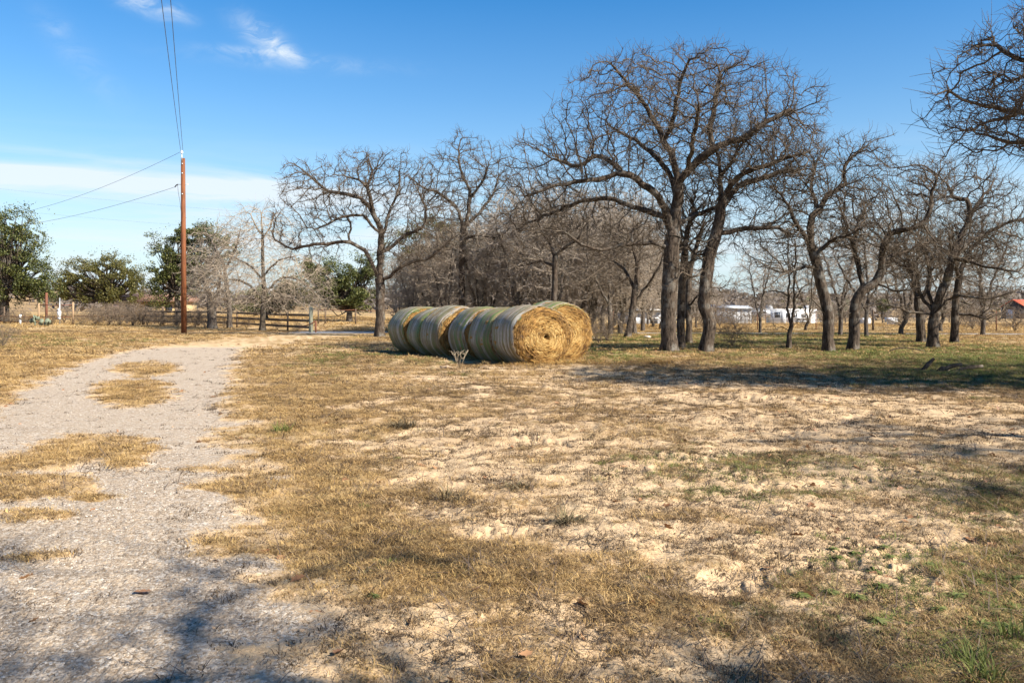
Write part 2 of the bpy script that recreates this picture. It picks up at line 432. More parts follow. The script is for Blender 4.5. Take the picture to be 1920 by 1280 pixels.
def grid_lookup(G, u, v):
    ui = np.clip(np.interp(u, UC, np.arange(len(UC))), 0, len(UC) - 1.001); vi = np.clip(np.interp(v, VC, np.arange(len(VC))), 0, len(VC) - 1.001)
    a = ui.astype(int); b = vi.astype(int); fu = ui - a; fv = vi - b
    return (G[b, a] * (1 - fu) * (1 - fv) + G[b, a + 1] * fu * (1 - fv) + G[b + 1, a] * (1 - fu) * fv + G[b + 1, a + 1] * fu * fv)
DD = np.array([-30, 1, 3.4, 4.2, 5.7, 7.45, 10.8, 16.9, 23.5, 31, 38.7, 45, 52, 56])
DR = np.array([2.5, .15, -.62, -1.05, -1.8, -2.42, -3.6, -5.6, -7.6, -9.9, -9.7, -8.8, -7.8, -7.4])
DL = np.array([-4.0, -4.6, -5.0, -5.2, -5.6, -6.0, -6.9, -9.6, -11.9, -13.6, -14.2, -13.0, -13.0, -13.0])
PATCH = [(250, 737, 75, 27), (275, 692, 60, 13), (170, 838, 120, 24), (70, 868, 110, 22), (240, 872, 40, 14), (60, 915, 120, 24), (150, 932, 70, 7), (60, 966, 75, 13), (440, 913, 70, 10), (380, 880, 110, 4), (70, 1045, 60, 5)]
def uv_of(x, y):
    yy = np.maximum(y, 2.2)
    return 960 + FPX * x / yy, HOR + CAM_H * FPX / yy
def masks(x, y):
    u, v = uv_of(x, y)
    big = fbm(x * .9, y * .9, 11, 4); med = fbm(x * 2.7, y * 2.7, 23, 4); big2 = fbm(x * .45 + 5, y * .45, 31, 3)
    hi = fbm(x * 7.5, y * 7.5, 53, 3) * sstep(34, 16, y)
    cover = grid_lookup(COVER, u, v) + .05 + 0.5 * big + 0.45 * med + .42 * hi
    green = grid_lookup(GREEN, u, v) * 1.15 + .35 * big2 + .2 * med - .12
    gold = (grid_lookup(GOLD, u, v) + .3 * big) * (1 - sstep(230, 330, np.hypot(x, y)))
    far = sstep(60, 90, y)
    cover = cover * (1 - far) + .9 * far
    green = green * (1 - far * .8)
    w1 = fbm(x * 1.3 + 40, y * 1.3, 5, 4) + .45 * med
    dl = (x - np.interp(y, DD, DL)) + w1 * .8; dr = (np.interp(y, DD, DR) - x) + w1 * .8
    g = sstep(-.7, .9, dl) * sstep(-.7, .8, dr)
    for (cu, cv, ru, rv) in PATCH:
        q = ((u - cu) / ru) ** 2 + ((v - cv) / rv) ** 2
        pm = sstep(1.9, .3, q + 1.3 * med + .6 * w1 + .5 * hi)
        g = g * (1 - .96 * pm)
    near_ = y < 26
    if near_.any():
        ti_ = np.zeros_like(x); ti_[near_] = track_h(x[near_], y[near_])[1]; cover = cover * (1 - .55 * ti_)
    # the gravel thins out to tan dirt where the drive bends to the road
    g = g * sstep(57, 54, y)
    dirt = sstep(29, 37, y)
    gravel = g * (1 - dirt)
    cover = np.where(g > .01, cover * (1 - g * .97), cover) + g * dirt * np.clip(.68 + .8 * med, 0, 1)
    return dict(gravel=np.clip(gravel, 0, 1), drive=g, cover=np.clip(cover, 0, 1), green=np.clip(green, 0, 1), gold=np.clip(gold, 0, 1))
def road_y(x): return 53.0 - .09 * (x + 10)
def base_h(x, y):
    r = np.hypot(x, y); yy = np.maximum(y, 1)
    u = x / yy
    left = sstep(-.05, -.22, u)
    z = .45 * sstep(56, 84, y) * left - 1.9 * sstep(58, 210, y) * (1 - left)
    z = z + 15 * sstep(330, 700, r) * (.8 + .25 * np.sin(np.arctan2(x, y) * 9 + 1.0)) * sstep(-50, 50, y)
    return z
TRACKS = [([(880, 1000), (1010, 985), (1180, 985), (1340, 960), (1470, 925), (1580, 905), (1700, 880)], .42),
          ([(760, 905), (930, 890), (1080, 893), (1230, 880), (1380, 850), (1500, 812), (1620, 780)], .42),
          ([(640, 770), (800, 738), (1000, 728), (1250, 740), (1480, 752), (1700, 765), (1900, 800)], .5),
          ([(1050, 1290), (1200, 1180), (1350, 1100), (1500, 1060), (1640, 1040), (1800, 1020)], .36),
          ([(700, 810), (860, 800), (1020, 830), (1200, 850), (1400, 905), (1560, 985), (1700, 1100)], .42)]
TW = []
for pts, w in TRACKS:
    P_ = np.array([px(u, v, CAM_H * FPX / (v - HOR))[:2] for u, v in pts])
    tt = np.linspace(0, len(P_) - 1, 60)
    P_ = np.c_[np.interp(tt, np.arange(len(P_)), P_[:, 0]), np.interp(tt, np.arange(len(P_)), P_[:, 1])]
    for _ in range(8): P_[1:-1] = (P_[:-2] + P_[1:-1] * 2 + P_[2:]) / 4
    TW.append((P_, w))
def track_h(x, y):
    h = np.zeros_like(x); inside = np.zeros_like(x)
    for P_, w in TW:
        sel = np.where((x > P_[:, 0].min() - 1) & (x < P_[:, 0].max() + 1) & (y > P_[:, 1].min() - 1) & (y < P_[:, 1].max() + 1))[0]
        if not len(sel): continue
        xs, ys = x[sel], y[sel]
        best = np.full(len(sel), 9.0); s_ = np.zeros(len(sel)); side = np.zeros(len(sel)); acc = 0
        for a, b in zip(P_[:-1], P_[1:]):
            d = b - a; l = np.hypot(*d); d = d / l
            t = np.clip((xs - a[0]) * d[0] + (ys - a[1]) * d[1], 0, l)
            ox = xs - a[0] - d[0] * t; oy = ys - a[1] - d[1] * t
            q = np.hypot(ox, oy); k = q < best
            best[k] = q[k]; s_[k] = acc + t[k]; side[k] = np.sign(d[0] * oy - d[1] * ox)[k]
            acc += l
        wn_ = best + .07 * perlin(xs * 3, ys * 3, 71)
        inn = sstep(w * .55, w * .42, wn_)
        lug = np.sin((s_ + best * .9 * side * side + np.where(side > 0, .075, 0)) * 2 * math.pi / .19)
        lug = sstep(-.3, .6, lug)
        lip = np.exp(-((wn_ - w * .6) / .09) ** 2)
        fade = sstep(-.25, .25, perlin(xs * .7, ys * .7, 77) + .08)
        h[sel] += fade * (inn * (-.016 + .020 * lug) + .006 * lip)
        inside[sel] = np.maximum(inside[sel], fade * inn)
    return h, inside
def ground_h(x, y, mk=None, detail=True):
    z = base_h(x, y)
    if not detail: return z
    if mk is None: mk = masks(x, y)
    r = np.hypot(x, y)
    near = sstep(75, 30, r)
    z = z + .07 * perlin(x * .35, y * .35, 3) * sstep(85, 50, r) * (1 - mk['drive'])
    sandy = (1 - mk['cover']) * (1 - mk['drive'])
    a = fbm(x * 2.2, y * 2.2, 41, 3); bq = fbm(x * 6.5, y * 6.5, 42, 3)
    z = z + near * (1 - mk['drive']) * (.045 * a + .012 * bq)
    ridg = 1 - np.abs(fbm(x * 4.0 + 9, y * 4.0, 43, 3)) * 2.2
    z = z + near * sandy * .008 * ridg
    k = sstep(26, 9, r)
    z = z + k * (1 - .7 * mk['drive']) * (.006 * perlin(x * 15, y * 15, 44) + .006 * perlin(x * 37, y * 37, 45) * sstep(14, 6, r))
    z = z + near * mk['cover'] * (1 - mk['drive']) * (.02 + .03 * fbm(x * 3.2, y * 3.2, 46, 2))
    z = z + mk['gravel'] * sstep(12, 5, r) * (.006 * perlin(x * 45, y * 45, 47) + .008 * perlin(x * 22, y * 22, 48))
    th, _ = track_h(x, y)
    z = z + th * near * (1 - mk['drive'])
    rd = sstep(3.4, 2.4, np.abs(y - road_y(x))) * sstep(-15, -13, x) * sstep(60, 55, x)
    z = z * (1 - rd) + base_h(x, y) * rd
    return z

# ------------------------------------------------------------------ ground, driveway, road
def build_ground():
    vr = np.arange(1340, 606, -2.0)
    r = np.r_[[.4, .8, 1.2, 1.6, 2.0, 2.4, 2.8], CAM_H * FPX / (vr - HOR), np.geomspace(90, 3200, 60)]
    dense = np.radians(np.linspace(-37, 37, 800)); rest = np.radians(np.linspace(37, 323, 48)[1:-1])
    th = np.r_[dense, rest]
    nR, nT = len(r), len(th)
    R, T = np.meshgrid(r, th, indexing='ij')
    x = (R * np.sin(T)).ravel(); y = (R * np.cos(T)).ravel()
    mk = masks(x, y)
    z = ground_h(x, y, mk)
    V = np.c_[x, y, z]
    i, j = np.meshgrid(np.arange(nR - 1), np.arange(nT), indexing='ij')
    j2 = (j + 1) % nT
    F = np.stack([i * nT + j, i * nT + j2, (i + 1) * nT + j2, (i + 1) * nT + j], -1).reshape(-1, 4)[:, ::-1]
    V = np.r_[V, [[0, 0, 0]]]
    cen = len(V) - 1
    T3 = np.c_[np.full(nT, cen), (np.arange(nT) + 1) % nT, np.arange(nT)]
    at = {k: np.r_[mk[k], 0.] for k in ('gravel', 'cover', 'green', 'gold', 'drive')}
    isd = at['drive'][F].mean(1) > .5
    def sub(Fs, name):
        ids, inv = np.unique(np.concatenate([f.ravel() for f in Fs]), return_inverse=True)
        out = []; o = 0
        for f in Fs:
            out.append(inv[o:o + f.size].reshape(f.shape)); o += f.size
        me = mesh_np(name, V[ids], out, True, {k: ('FLOAT', at[k][ids].astype(np.float32)) for k in ('gravel', 'cover', 'green', 'gold')})
        return tag(obj(name, me, MT['ground']), kind='structure')
    tag(sub([F[~isd], T3], 'ground'), 'dry sandy pasture with patches of dead grass')
    tag(sub([F[isd]], 'driveway'), 'pale gravel driveway curving away to the gate')
build_ground()

def build_road():
    xs = np.linspace(-14, 70, 60); V = []; F = []
    for i, x in enumerate(xs):
        for s in (-2.2, 2.2):
            y = road_y(x) + s * float(np.interp(x, [0, 6], [1, .3]))
            V.append((x, y, float(base_h(np.array([x]), np.array([y]))[0]) + .02))
    F = [(2 * i, 2 * i + 2, 2 * i + 3, 2 * i + 1) for i in range(len(xs) - 1)]
    tag(obj('road', mesh_np('road', V, [np.array(F)]), MT['asphalt']), 'pale narrow paved road passing behind the oaks', kind='structure')
build_road()
def gz(x, y):
    return float(ground_h(np.array([float(x)]), np.array([float(y)]))[0])

# ------------------------------------------------------------------ scattering of what nobody could count
def scatter(name, mat, templates, P, var, rot, scl, label):
    """one object: templates (V, tris, tint) stay in its own mesh and are instanced on its loose points"""
    Vs, Fs, tint, tm = [], [], [], []; n = 0
    for k, (V, F, ti) in enumerate(templates):
        Vs.append(V); Fs.append(np.asarray(F) + n); tint.append(ti); tm.append(np.full(len(V), k + 1)); n += len(V)
    m = len(P)
    Vall = np.concatenate(Vs + [P])
    me = mesh_np(name, Vall, [np.concatenate(Fs)], False, {
        'tint': ('FLOAT', np.r_[np.concatenate(tint), np.zeros(m)].astype(np.float32)),
        'tmpl': ('INT', np.r_[np.concatenate(tm), np.zeros(m)].astype(np.int32)),
        'var': ('INT', np.r_[np.zeros(n), var].astype(np.int32)),
        'scl': ('FLOAT', np.r_[np.ones(n), scl].astype(np.float32)),
        'rot': ('FLOAT_VECTOR', np.r_[np.zeros((n, 3)), rot].astype(np.float32))})
    o = tag(obj(name, me, mat), label, kind='stuff')
    g = bpy.data.node_groups.new(name + '_scatter', 'GeometryNodeTree')
    g.interface.new_socket('Geometry', in_out='INPUT', socket_type='NodeSocketGeometry')
    g.interface.new_socket('Geometry', in_out='OUTPUT', socket_type='NodeSocketGeometry')
    gi = g.nodes.new('NodeGroupInput'); go = g.nodes.new('NodeGroupOutput')
    def na(nm, ty):
        q = g.nodes.new('GeometryNodeInputNamedAttribute'); q.data_type = ty; q.inputs['Name'].default_value = nm
        return q.outputs['Attribute']
    tmpl = na('tmpl', 'INT')
    def pick(k):
        c = g.nodes.new('FunctionNodeCompare'); c.data_type = 'INT'; c.operation = 'EQUAL'
        g.links.new(tmpl, c.inputs[2]); c.inputs[3].default_value = k
        s = g.nodes.new('GeometryNodeSeparateGeometry'); s.domain = 'POINT'
        g.links.new(gi.outputs[0], s.inputs['Geometry']); g.links.new(c.outputs[0], s.inputs['Selection'])
        return s.outputs['Selection']
    jn = g.nodes.new('GeometryNodeJoinGeometry')
    for k in range(len(templates)):
        ti = g.nodes.new('GeometryNodeGeometryToInstance'); g.links.new(pick(k + 1), ti.inputs[0]); g.links.new(ti.outputs[0], jn.inputs[0])
    ip = g.nodes.new('GeometryNodeInstanceOnPoints')
    g.links.new(pick(0), ip.inputs['Points']); g.links.new(jn.outputs[0], ip.inputs['Instance'])
    ip.inputs['Pick Instance'].default_value = True
    g.links.new(na('var', 'INT'), ip.inputs['Instance Index'])
    g.links.new(na('rot', 'FLOAT_VECTOR'), ip.inputs['Rotation'])
    g.links.new(na('scl', 'FLOAT'), ip.inputs['Scale'])
    g.links.new(ip.outputs[0], go.inputs[0])
    md = o.modifiers.new('scatter', 'NODES'); md.node_group = g
    return o

def blades(rng, n, rad, hmin, hmax, wid, lean, curl=.5, flat=0.0):
    """n bent blades rooted in a disc: 3 triangles each"""
    a = rng.uniform(0, 2 * math.pi, n); q = rad * np.sqrt(rng.uniform(0, 1, n))
    x0 = q * np.cos(a); y0 = q * np.sin(a)
    d = rng.uniform(0, 2 * math.pi, n); ln = rng.uniform(hmin, hmax, n)
    le = np.clip(rng.normal(lean, .22, n), 0.02, 1.5)
    dx, dy = np.cos(d), np.sin(d)
    def at(s, l): 
        return np.c_[x0 + dx * ln * s * np.sin(l), y0 + dy * ln * s * np.sin(l), ln * s * np.cos(l)]
    p0 = np.c_[x0, y0, np.full(n, -.01)]
    p1 = at(.5, le); p2 = p1 + np.c_[dx * ln * .5 * np.sin(np.minimum(le + curl, 1.62)), dy * ln * .5 * np.sin(np.minimum(le + curl, 1.62)), ln * .5 * np.cos(np.minimum(le + curl, 1.62))]
    p1[:, 2] = np.maximum(p1[:, 2], .004); p2[:, 2] = np.maximum(p2[:, 2], .006)
    wv = np.c_[-dy, dx, np.zeros(n)] * (wid * rng.uniform(.6, 1.3, n))[:, None] * .5
    V = np.stack([p0 - wv, p0 + wv, p1 - wv * .8, p1 + wv * .8, p2], 1).reshape(-1, 3)
    b = np.arange(n)[:, None] * 5
    F = np.concatenate([b + [0, 1, 3], b + [0, 3, 2], b + [2, 3, 4]])
    return V, F, np.repeat(rng.uniform(0, 1, n), 5)

def sample_ground(rng, n, dmin, dmax, uspan=(-40, 1960), power=1.0):
    """points on the ground in view, spread evenly over it between two depths"""
    d = np.sqrt(rng.uniform(dmin ** 2, dmax ** 2, n)) if power == 1 else rng.uniform(dmin, dmax, n)
    u = rng.uniform(uspan[0] - 120, uspan[1] + 120, n)
    return (u - 960) / FPX * d, d

rng = np.random.default_rng(7)
def spread(name, mat, templates, zones, keep, sc, label, seed, tilt=.12):
    rg = np.random.default_rng(seed)
    X, Y, S = [], [], []
    for (n, a, b, s) in zones:
        x, y = sample_ground(rg, n, a, b)
        mk = masks(x, y)
        k = rg.uniform(0, 1, n) < keep(mk, x, y, rg)
        X.append(x[k]); Y.append(y[k]); S.append(np.full(k.sum(), s))
    x = np.concatenate(X); y = np.concatenate(Y); s = np.concatenate(S)
    z = ground_h(x, y)
    P = np.c_[x, y, z - .004]
    m = len(x)
    rot = np.c_[rg.normal(0, tilt, m), rg.normal(0, tilt, m), rg.uniform(0, 6.283, m)]
    return scatter(name, mat, templates, P, rg.integers(0, len(templates), m), rot, s * sc * rg.uniform(.55, 1.35, m), label)

mats_t = [blades(rng, 50, .15, .03, .08, .004, 1.45, .15) for _ in range(6)] + [blades(rng, 34, .08, .03, .08, .004, 1.1, .5) for _ in range(2)]
up_t = [blades(rng, 22, .05, .03, .085, .004, .8, .6) for _ in range(1)]
far_t = [blades(rng, 34, .18, .04, .11, .012, 1.15, .4) for _ in range(4)]
bale_hole = lambda x, y: ((x - .0) * .891 + (y - 23) * .454) ** 2
def kdry(mk, x, y, rg): 
    return np.clip((mk['cover'] - .40) * 2.0, .03, 1) * (1 - mk['drive']) ** 2 * np.clip(1.15 - mk['gold'] * .8, .1, 1) * (1 - .6 * mk['green'])
def kgold(mk, x, y, rg):
    return np.clip((mk['cover'] - .42) * 2.0, .0, 1) * (1 - mk['drive']) ** 1.5 * np.clip(mk['gold'] * 1.2 - .15, .02, 1)
def kgreen(mk, x, y, rg):
    return np.clip(mk['green'] * 1.9 - .34, 0, 1) * (1 - mk['drive']) * np.clip(mk['cover'] + .3, 0, 1)
spread('dry_grass', MT['straw_grass'], mats_t + up_t, [(38000, 2.6, 7, .68), (46000, 7, 16, .9), (28000, 16, 26, 1.3)], kdry, 1.0, 'short trampled brown dead grass over the sand', 1)
spread('golden_grass', MT['gold_grass'], mats_t + up_t, [(34000, 2.6, 7, .68), (46000, 7, 16, .9), (28000, 16, 26, 1.3)], kgold, 1.0, 'short golden dry grass beside the driveway', 2)
spread('green_grass', MT['green_grass'], up_t + mats_t[-3:], [(26000, 2.6, 7, .75), (36000, 7, 16, .95), (64000, 16, 27, 1.4)], kgreen, .85, 'low green grass among the dead grass', 3)
spread('far_dry_grass', MT['straw_grass'], far_t, [(36000, 24, 58, 1.1), (14000, 58, 120, 2.0)], kdry, 1.0, 'brown pasture grass farther off', 4)
spread('far_golden_grass', MT['gold_grass'], far_t, [(36000, 24, 58, 1.1), (16000, 58, 130, 2.6)], lambda mk, x, y, rg: kgold(mk, x, y, rg) * np.where(np.abs(y - road_y(x)) < 2.6, 0, 1), 1.0, 'golden pasture grass farther off and beyond the road', 5)
spread('far_green_grass', MT['green_grass'], far_t, [(70000, 24, 52, 1.0)], kgreen, 1.0, 'green grass growing round the feet of the oaks', 6)

MT['litter'] = blade_material('dark_dead_litter', [(0.0, (.022, .014, .008)), (.5, (.07, .045, .024)), (1.0, (.16, .105, .055))], 0.05)
lit_t = [blades(rng, 16, .06, .015, .05, .006, 1.3, .3) for _ in range(3)] + [blades(rng, 26, .09, .02, .06, .005, 1.1, .5) for _ in range(2)]
spread('dead_litter', MT['litter'], lit_t, [(26000, 2.6, 7, .7), (44000, 7, 16, .9), (34000, 16, 32, 1.3)], lambda mk, x, y, rg: np.clip(.30 + 1.5 * fbm(x * 1.9, y * 1.9, 81, 4) + .25 * (1 - mk['gold']), 0, 1) * (1 - .93 * mk['drive']), 1.0, 'dark rotten bits of dead grass and leaf crumbs', 14)
# gravel, dead leaves and straw lying about
def stone_t(rg):
    a = np.arange(6) * math.pi / 3
    ring = np.c_[np.cos(a), np.sin(a), np.zeros(6)] * rg.uniform(.7, 1.15, 6)[:, None]
    V = np.r_[ring * [1, .8, 1], ring * [.62, .5, 1] + [0, 0, .55] + rg.normal(0, .07, (6, 3)), [[0, 0, .72]]]
    F = []
    for i in range(6):
        j = (i + 1) % 6
        F += [(i, j, 6 + j), (i, 6 + j, 6 + i), (6 + i, 6 + j, 12)]
    return V * .5, np.array(F), np.full(13, rg.uniform())
gm, t_, b_ = newmat('gravel_stone', .9, .2)
L(t_, RAMP(t_, t_.nodes.new('ShaderNodeObjectInfo').outputs['Random'], [(0, (.10, .08, .06)), (.25, (.24, .19, .145)), (.6, (.42, .35, .28)), (.9, (.56, .50, .42)), (1, (.72, .67, .59))]), b_.inputs['Base Color'])
MT['gravel'] = gm
def kgrav(mk, x, y, rg): return np.clip(mk['gravel'] * 1.3 - .15, 0, 1) * np.clip(.45 + 1.2 * fbm(x * 1.5, y * 1.5, 61, 3), .1, 1)
spread('gravel', gm, [stone_t(rng) for _ in range(5)], [(90000, 2.4, 6, .011), (80000, 6, 12, .015), (36000, 12, 24, .024)], kgrav, 1.0, 'loose pale gravel stones on the driveway', 8, .5)
def clod(mk, x, y, rg): return np.clip(.8 - mk['cover'], 0, 1) * (1 - mk['drive']) * np.clip(.35 + 1.4 * fbm(x * 1.1, y * 1.1, 65, 3), 0, 1)
MT['clod'] = simple('sand_clod', (.36, .24, .145), (.50, .36, .235), 6, .95)
spread('sand_clods', MT['clod'], [stone_t(rng) for _ in range(4)], [(5000, 2.6, 8, .022), (6000, 8, 20, .035)], clod, 1.0, 'small crumbled clods of dry sand', 9, .6)

def oak_leaf(rg):
    """lobed curled oak leaf, about 1 long"""
    n = 9; s = np.linspace(0, 1, n)
    w = .26 * np.sin(s * math.pi) ** .7 * (1 + .42 * np.cos(s * 2 * math.pi * 3.2 + rg.uniform(0, 2))) + .012
    cup = rg.uniform(.15, .5); bend = rg.uniform(.15, .55)
    z = bend * (s - .5) ** 2
    V = np.concatenate([np.c_[s - .5, -w, z + cup * w], np.c_[s - .5, 0 * s, z], np.c_[s - .5, w, z + cup * w]])
    F = []
    for i in range(n - 1):
        for k in (0, 1):
            a = k * n + i
            F += [(a, a + n, a + n + 1), (a, a + n + 1, a + 1)]
    return V, np.array(F), np.full(3 * n, rg.uniform())
leafT = [oak_leaf(rng) for _ in range(5)]
spread('leaf_litter', MT['dead_leaf'], leafT, [(700, 2.6, 8, .075), (2600, 8, 22, .085), (2500, 22, 36, .11)], lambda mk, x, y, rg: (.12 + .55 * np.clip(x / np.maximum(y, 1) * 1.4, 0, 1)) * (1 - .75 * mk['drive']), 1.0, 'scattered curled brown oak leaves', 10, .4)
stick_t = [blades(rng, 9, .2, .08, .3, .006, 1.45, .1) for _ in range(3)]
MT['twig'] = blade_material('fallen_twig', [(0, (.05, .035, .025)), (.5, (.12, .085, .06)), (1, (.22, .17, .12))], 0.0)
spread('fallen_twigs', MT['twig'], stick_t, [(2200, 2.6, 8, .8), (4200, 8, 24, 1.1)], lambda mk, x, y, rg: .55 * (1 - .9 * mk['drive']), 1.0, 'thin dark fallen twigs and dead stems', 12, .05)

# ------------------------------------------------------------------ hay bales
def bale_mats():
    m, t, b = newmat('hay', .9, .15)
    tint = attr(t, 'tint').outputs['Fac']; sp = attr(t, 'spiral').outputs['Vector']
    n1 = NOISE(t, MAPV(t, sp, (3.0, 60, 1)), 1.0, 6, .7); n2 = NOISE(t, MAPV(t, sp, (9, 26, 1)), 1.0, 5, .7)
    col = RAMP(t, n1, [(.32, (.075, .036, .012)), (.45, (.28, .15, .042)), (.6, (.47, .28, .085)), (.75, (.62, .41, .15))])
    col = MIX(t, RAMP(t, n2, [(.40, .75), (.6, 0.)]), col, (.27, .145, .05))
    col = MIX(t, M(t, 'MULTIPLY', tint, .75), col, (.27, .15, .05))
    L(t, col, b.inputs['Base Color'])
    bump(t, b, M(t, 'ADD', n1, M(t, 'MULTIPLY', n2, .6)), 1.0, .05)
    m2, t, b = newmat('net_wrap', .6, .3)
    w = attr(t, 'wrap').outputs['Vector']
    sx = t.nodes.new('ShaderNodeSeparateXYZ'); L(t, w, sx.inputs[0])
    band = NOISE(t, MAPV(t, w, (.10, 5.5, 1)), 1.0, 3, .6); fine = NOISE(t, MAPV(t, w, (1.2, 75, 1)), 1.0, 4, .7); blot = NOISE(t, MAPV(t, w, (1.3, 2.6, 1)), 1.0, 6, .7)
    hayc = MIX(t, RAMP(t, fine, [(.3, 0.), (.7, 1.)]), (.06, .04, .018), (.30, .20, .085))
    plast = RAMP(t, band, [(.36, (.045, .17, .045)), (.42, (.19, .20, .11)), (.46, (.12, .09, .05)), (.505, (.50, .50, .45)), (.53, (.24, .18, .15)), (.58, (.15, .18, .06)), (.64, (.045, .17, .045)), (.7, (.28, .29, .25))])
    thr = M(t, 'ADD', M(t, 'MULTIPLY', fine, .8), M(t, 'MULTIPLY', blot, .8))
    col = MIX(t, RAMP(t, thr, [(.66, .06), (.92, .95)]), hayc, plast)
    L(t, col, b.inputs['Base Color'])
    bump(t, b, fine, .5, .012)
    return m, m2
MT['hay'], MT['net_wrap'] = bale_mats()
MT['straw'] = leaf_material('loose_straw', [(0.0, (.08, .036, .010)), (.3, (.28, .145, .036)), (.65, (.44, .26, .075)), (1.0, (.64, .45, .18))], .2)
A27 = math.radians(30)
BALE_L, BR, BRX = 1.36, .86, .99
def bale_profile(th, ax, rg_seed, squash=1.0):
    """radius in x and z over the angle and the place along the axis (-1..1)"""
    nb = .018 * np.sin(3 * th + rg_seed) + .012 * np.sin(7 * th + 2 * rg_seed)
    edge = 1 - .03 * np.abs(ax) ** 2 - .12 * np.abs(ax) ** 7
    x = BRX * (edge + nb) * np.cos(th); z = BR * (edge + nb) * np.sin(th)
    z = np.where(z < -BR * .86, -BR * .86 + (z + BR * .86) * .2, z)
    return x, z
ZC = BR * .875
def make_bale(name, label, loc, rz, seed, front_detail=1, group='round hay bales lined up in the pasture', torn=.06, scale=1.0):
    rg = np.random.default_rng(seed)
    root = empty(name, loc, rz, label, 'hay bale', group)
    # hay core: barrel and two wound end faces
    na, nx = 96, 9
    th = np.arange(na) / na * 2 * math.pi
    ax = np.linspace(-1, 1, nx)
    A, X = np.meshgrid(ax, th, indexing='ij')
    x, z = bale_profile(X, A, seed)
    rough = 1 - .012 + .012 * rg.normal(0, 1, x.shape)
    V = np.c_[(x * rough).ravel(), (A * BALE_L / 2).ravel(), (z * rough).ravel() + ZC]
    F = []
    i, j = np.meshgrid(np.arange(nx - 1), np.arange(na), indexing='ij'); j2 = (j + 1) % na
    F = [np.stack([i * na + j, i * na + j2, (i + 1) * na + j2, (i + 1) * na + j], -1).reshape(-1, 4)]
    sp = np.c_[X.ravel() * .4, (A * .3).ravel(), np.full(A.size, seed * 1.0)]
    tint = np.full(A.size, .5)
    nr = 44
    for s in (-1, 1):
        rr = np.linspace(1, 0.02, nr)
        RR, TH = np.meshgrid(rr, th, indexing='ij')
        ex, ez = bale_profile(TH, np.full_like(TH, 1.0), seed)
        spiral = RR * 11 + TH / (2 * math.pi)
        wob = fbm(RR * 5 + seed, TH * 1.3, 3 + seed, 3)
        ridge = np.abs(((spiral + .35 * wob) % 1) - .5) * 2
        h = .05 * (ridge - .5) + .10 * fbm(np.cos(TH) * RR * 3 + seed, np.sin(TH) * RR * 3, 9, 4) + .022 * rg.normal(0, 1, RR.shape) * (RR < .97)
        h = h + .09 * (1 - RR ** 2) - .2 * np.exp(-((np.cos(TH - .5) * RR / .15) ** 2 + (np.sin(TH - .5) * RR / .07) ** 2) ** 1.0 - .8 * wob) - .05 * sstep(.9, 1., RR)
        h = h * sstep(1.0, .95, RR)
        Ve = np.c_[(ex * RR * .985).ravel(), (s * (BALE_L / 2 + h)).ravel(), (ez * RR * .985).ravel() + ZC + (.02 * (1 - RR)).ravel()]
        o = len(V); V = np.r_[V, Ve]
        i, j = np.meshgrid(np.arange(nr - 1), np.arange(na), indexing='ij'); j2 = (j + 1) % na
        q = np.stack([i * na + j, i * na + j2, (i + 1) * na + j2, (i + 1) * na + j], -1).reshape(-1, 4) + o
        F.append(q if s > 0 else q[:, ::-1])
        F.append((np.c_[(nr - 1) * na + np.arange(na - 2) + 1, (nr - 1) * na + np.arange(na - 2) + 2, np.full(na - 2, (nr - 1) * na)] + o))
        sp = np.r_[sp, np.c_[np.cos(TH).ravel() * 1.2 + np.sin(TH * 2).ravel() * .6, (RR + .06 * wob + TH / (2 * math.pi) / 11).ravel(), np.full(RR.size, seed * 1.0)]]
        tint = np.r_[tint, np.clip(sstep(.5, .92, RR) * .85 + .7 * wob + .5 * fbm(np.cos(TH) * RR * 2.4, np.sin(TH) * RR * 2.4, seed + 60, 3), 0, 1).ravel()]
    hay = obj('hay', mesh_np('hay', V, F, True, {'spiral': ('FLOAT_VECTOR', sp), 'tint': ('FLOAT', tint.astype(np.float32))}), MT['hay'], root)
    # net wrap shell, torn at its edges
    nx = 15
    lo = -1 + torn * (1 + .9 * fbm(th * 2.2, th * 0 + seed, 5, 3) * 2); hi = 1 - torn * (1 + .9 * fbm(th * 2.2, th * 0 + seed + 9, 6, 3) * 2)
    lo = np.maximum(lo, -.985); hi = np.minimum(hi, .985)
    f = np.linspace(0, 1, nx)[:, None]
    A = lo[None] * (1 - f) + hi[None] * f
    X = np.broadcast_to(th, A.shape)
    x, z = bale_profile(X, A, seed)
    k = 1.010 + .006 * np.sin(A * 9 + seed) + .004 * rg.normal(0, 1, A.shape) + .022 * fbm(X * 1.6 + seed, A * 4.0, seed + 30, 4)
    V = np.c_[(x * k).ravel(), (A * BALE_L / 2).ravel(), (z * k).ravel() + ZC]
    i, j = np.meshgrid(np.arange(nx - 1), np.arange(na), indexing='ij'); j2 = (j + 1) % na
    Fq = np.stack([i * na + j, i * na + j2, (i + 1) * na + j2, (i + 1) * na + j], -1).reshape(-1, 4)
    wrap = np.c_[(X * .86).ravel(), (A * .61).ravel(), np.full(A.size, seed * 3.7)]
    # the seam of the angle lies underneath
    nw = obj('net_wrap', mesh_np('net_wrap', V, [Fq], True, {'wrap': ('FLOAT_VECTOR', wrap)}), MT['net_wrap'], root)
    # straws standing off the end face that is seen, wound round it
    n = 4800 if front_detail == 2 else 1200
    rr = np.sqrt(rg.uniform(.004, 1, n)) * .99; a = rg.uniform(0, 2 * math.pi, n)
    ex, ez = bale_profile(a, np.ones(n), seed)
    c = np.c_[ex * rr, -(BALE_L / 2 + .09 * (1 - rr ** 2) - .13 * np.exp(-(rr / .1) ** 2) + rg.uniform(-.01, .03, n)) * np.ones(n), ez * rr + ZC]
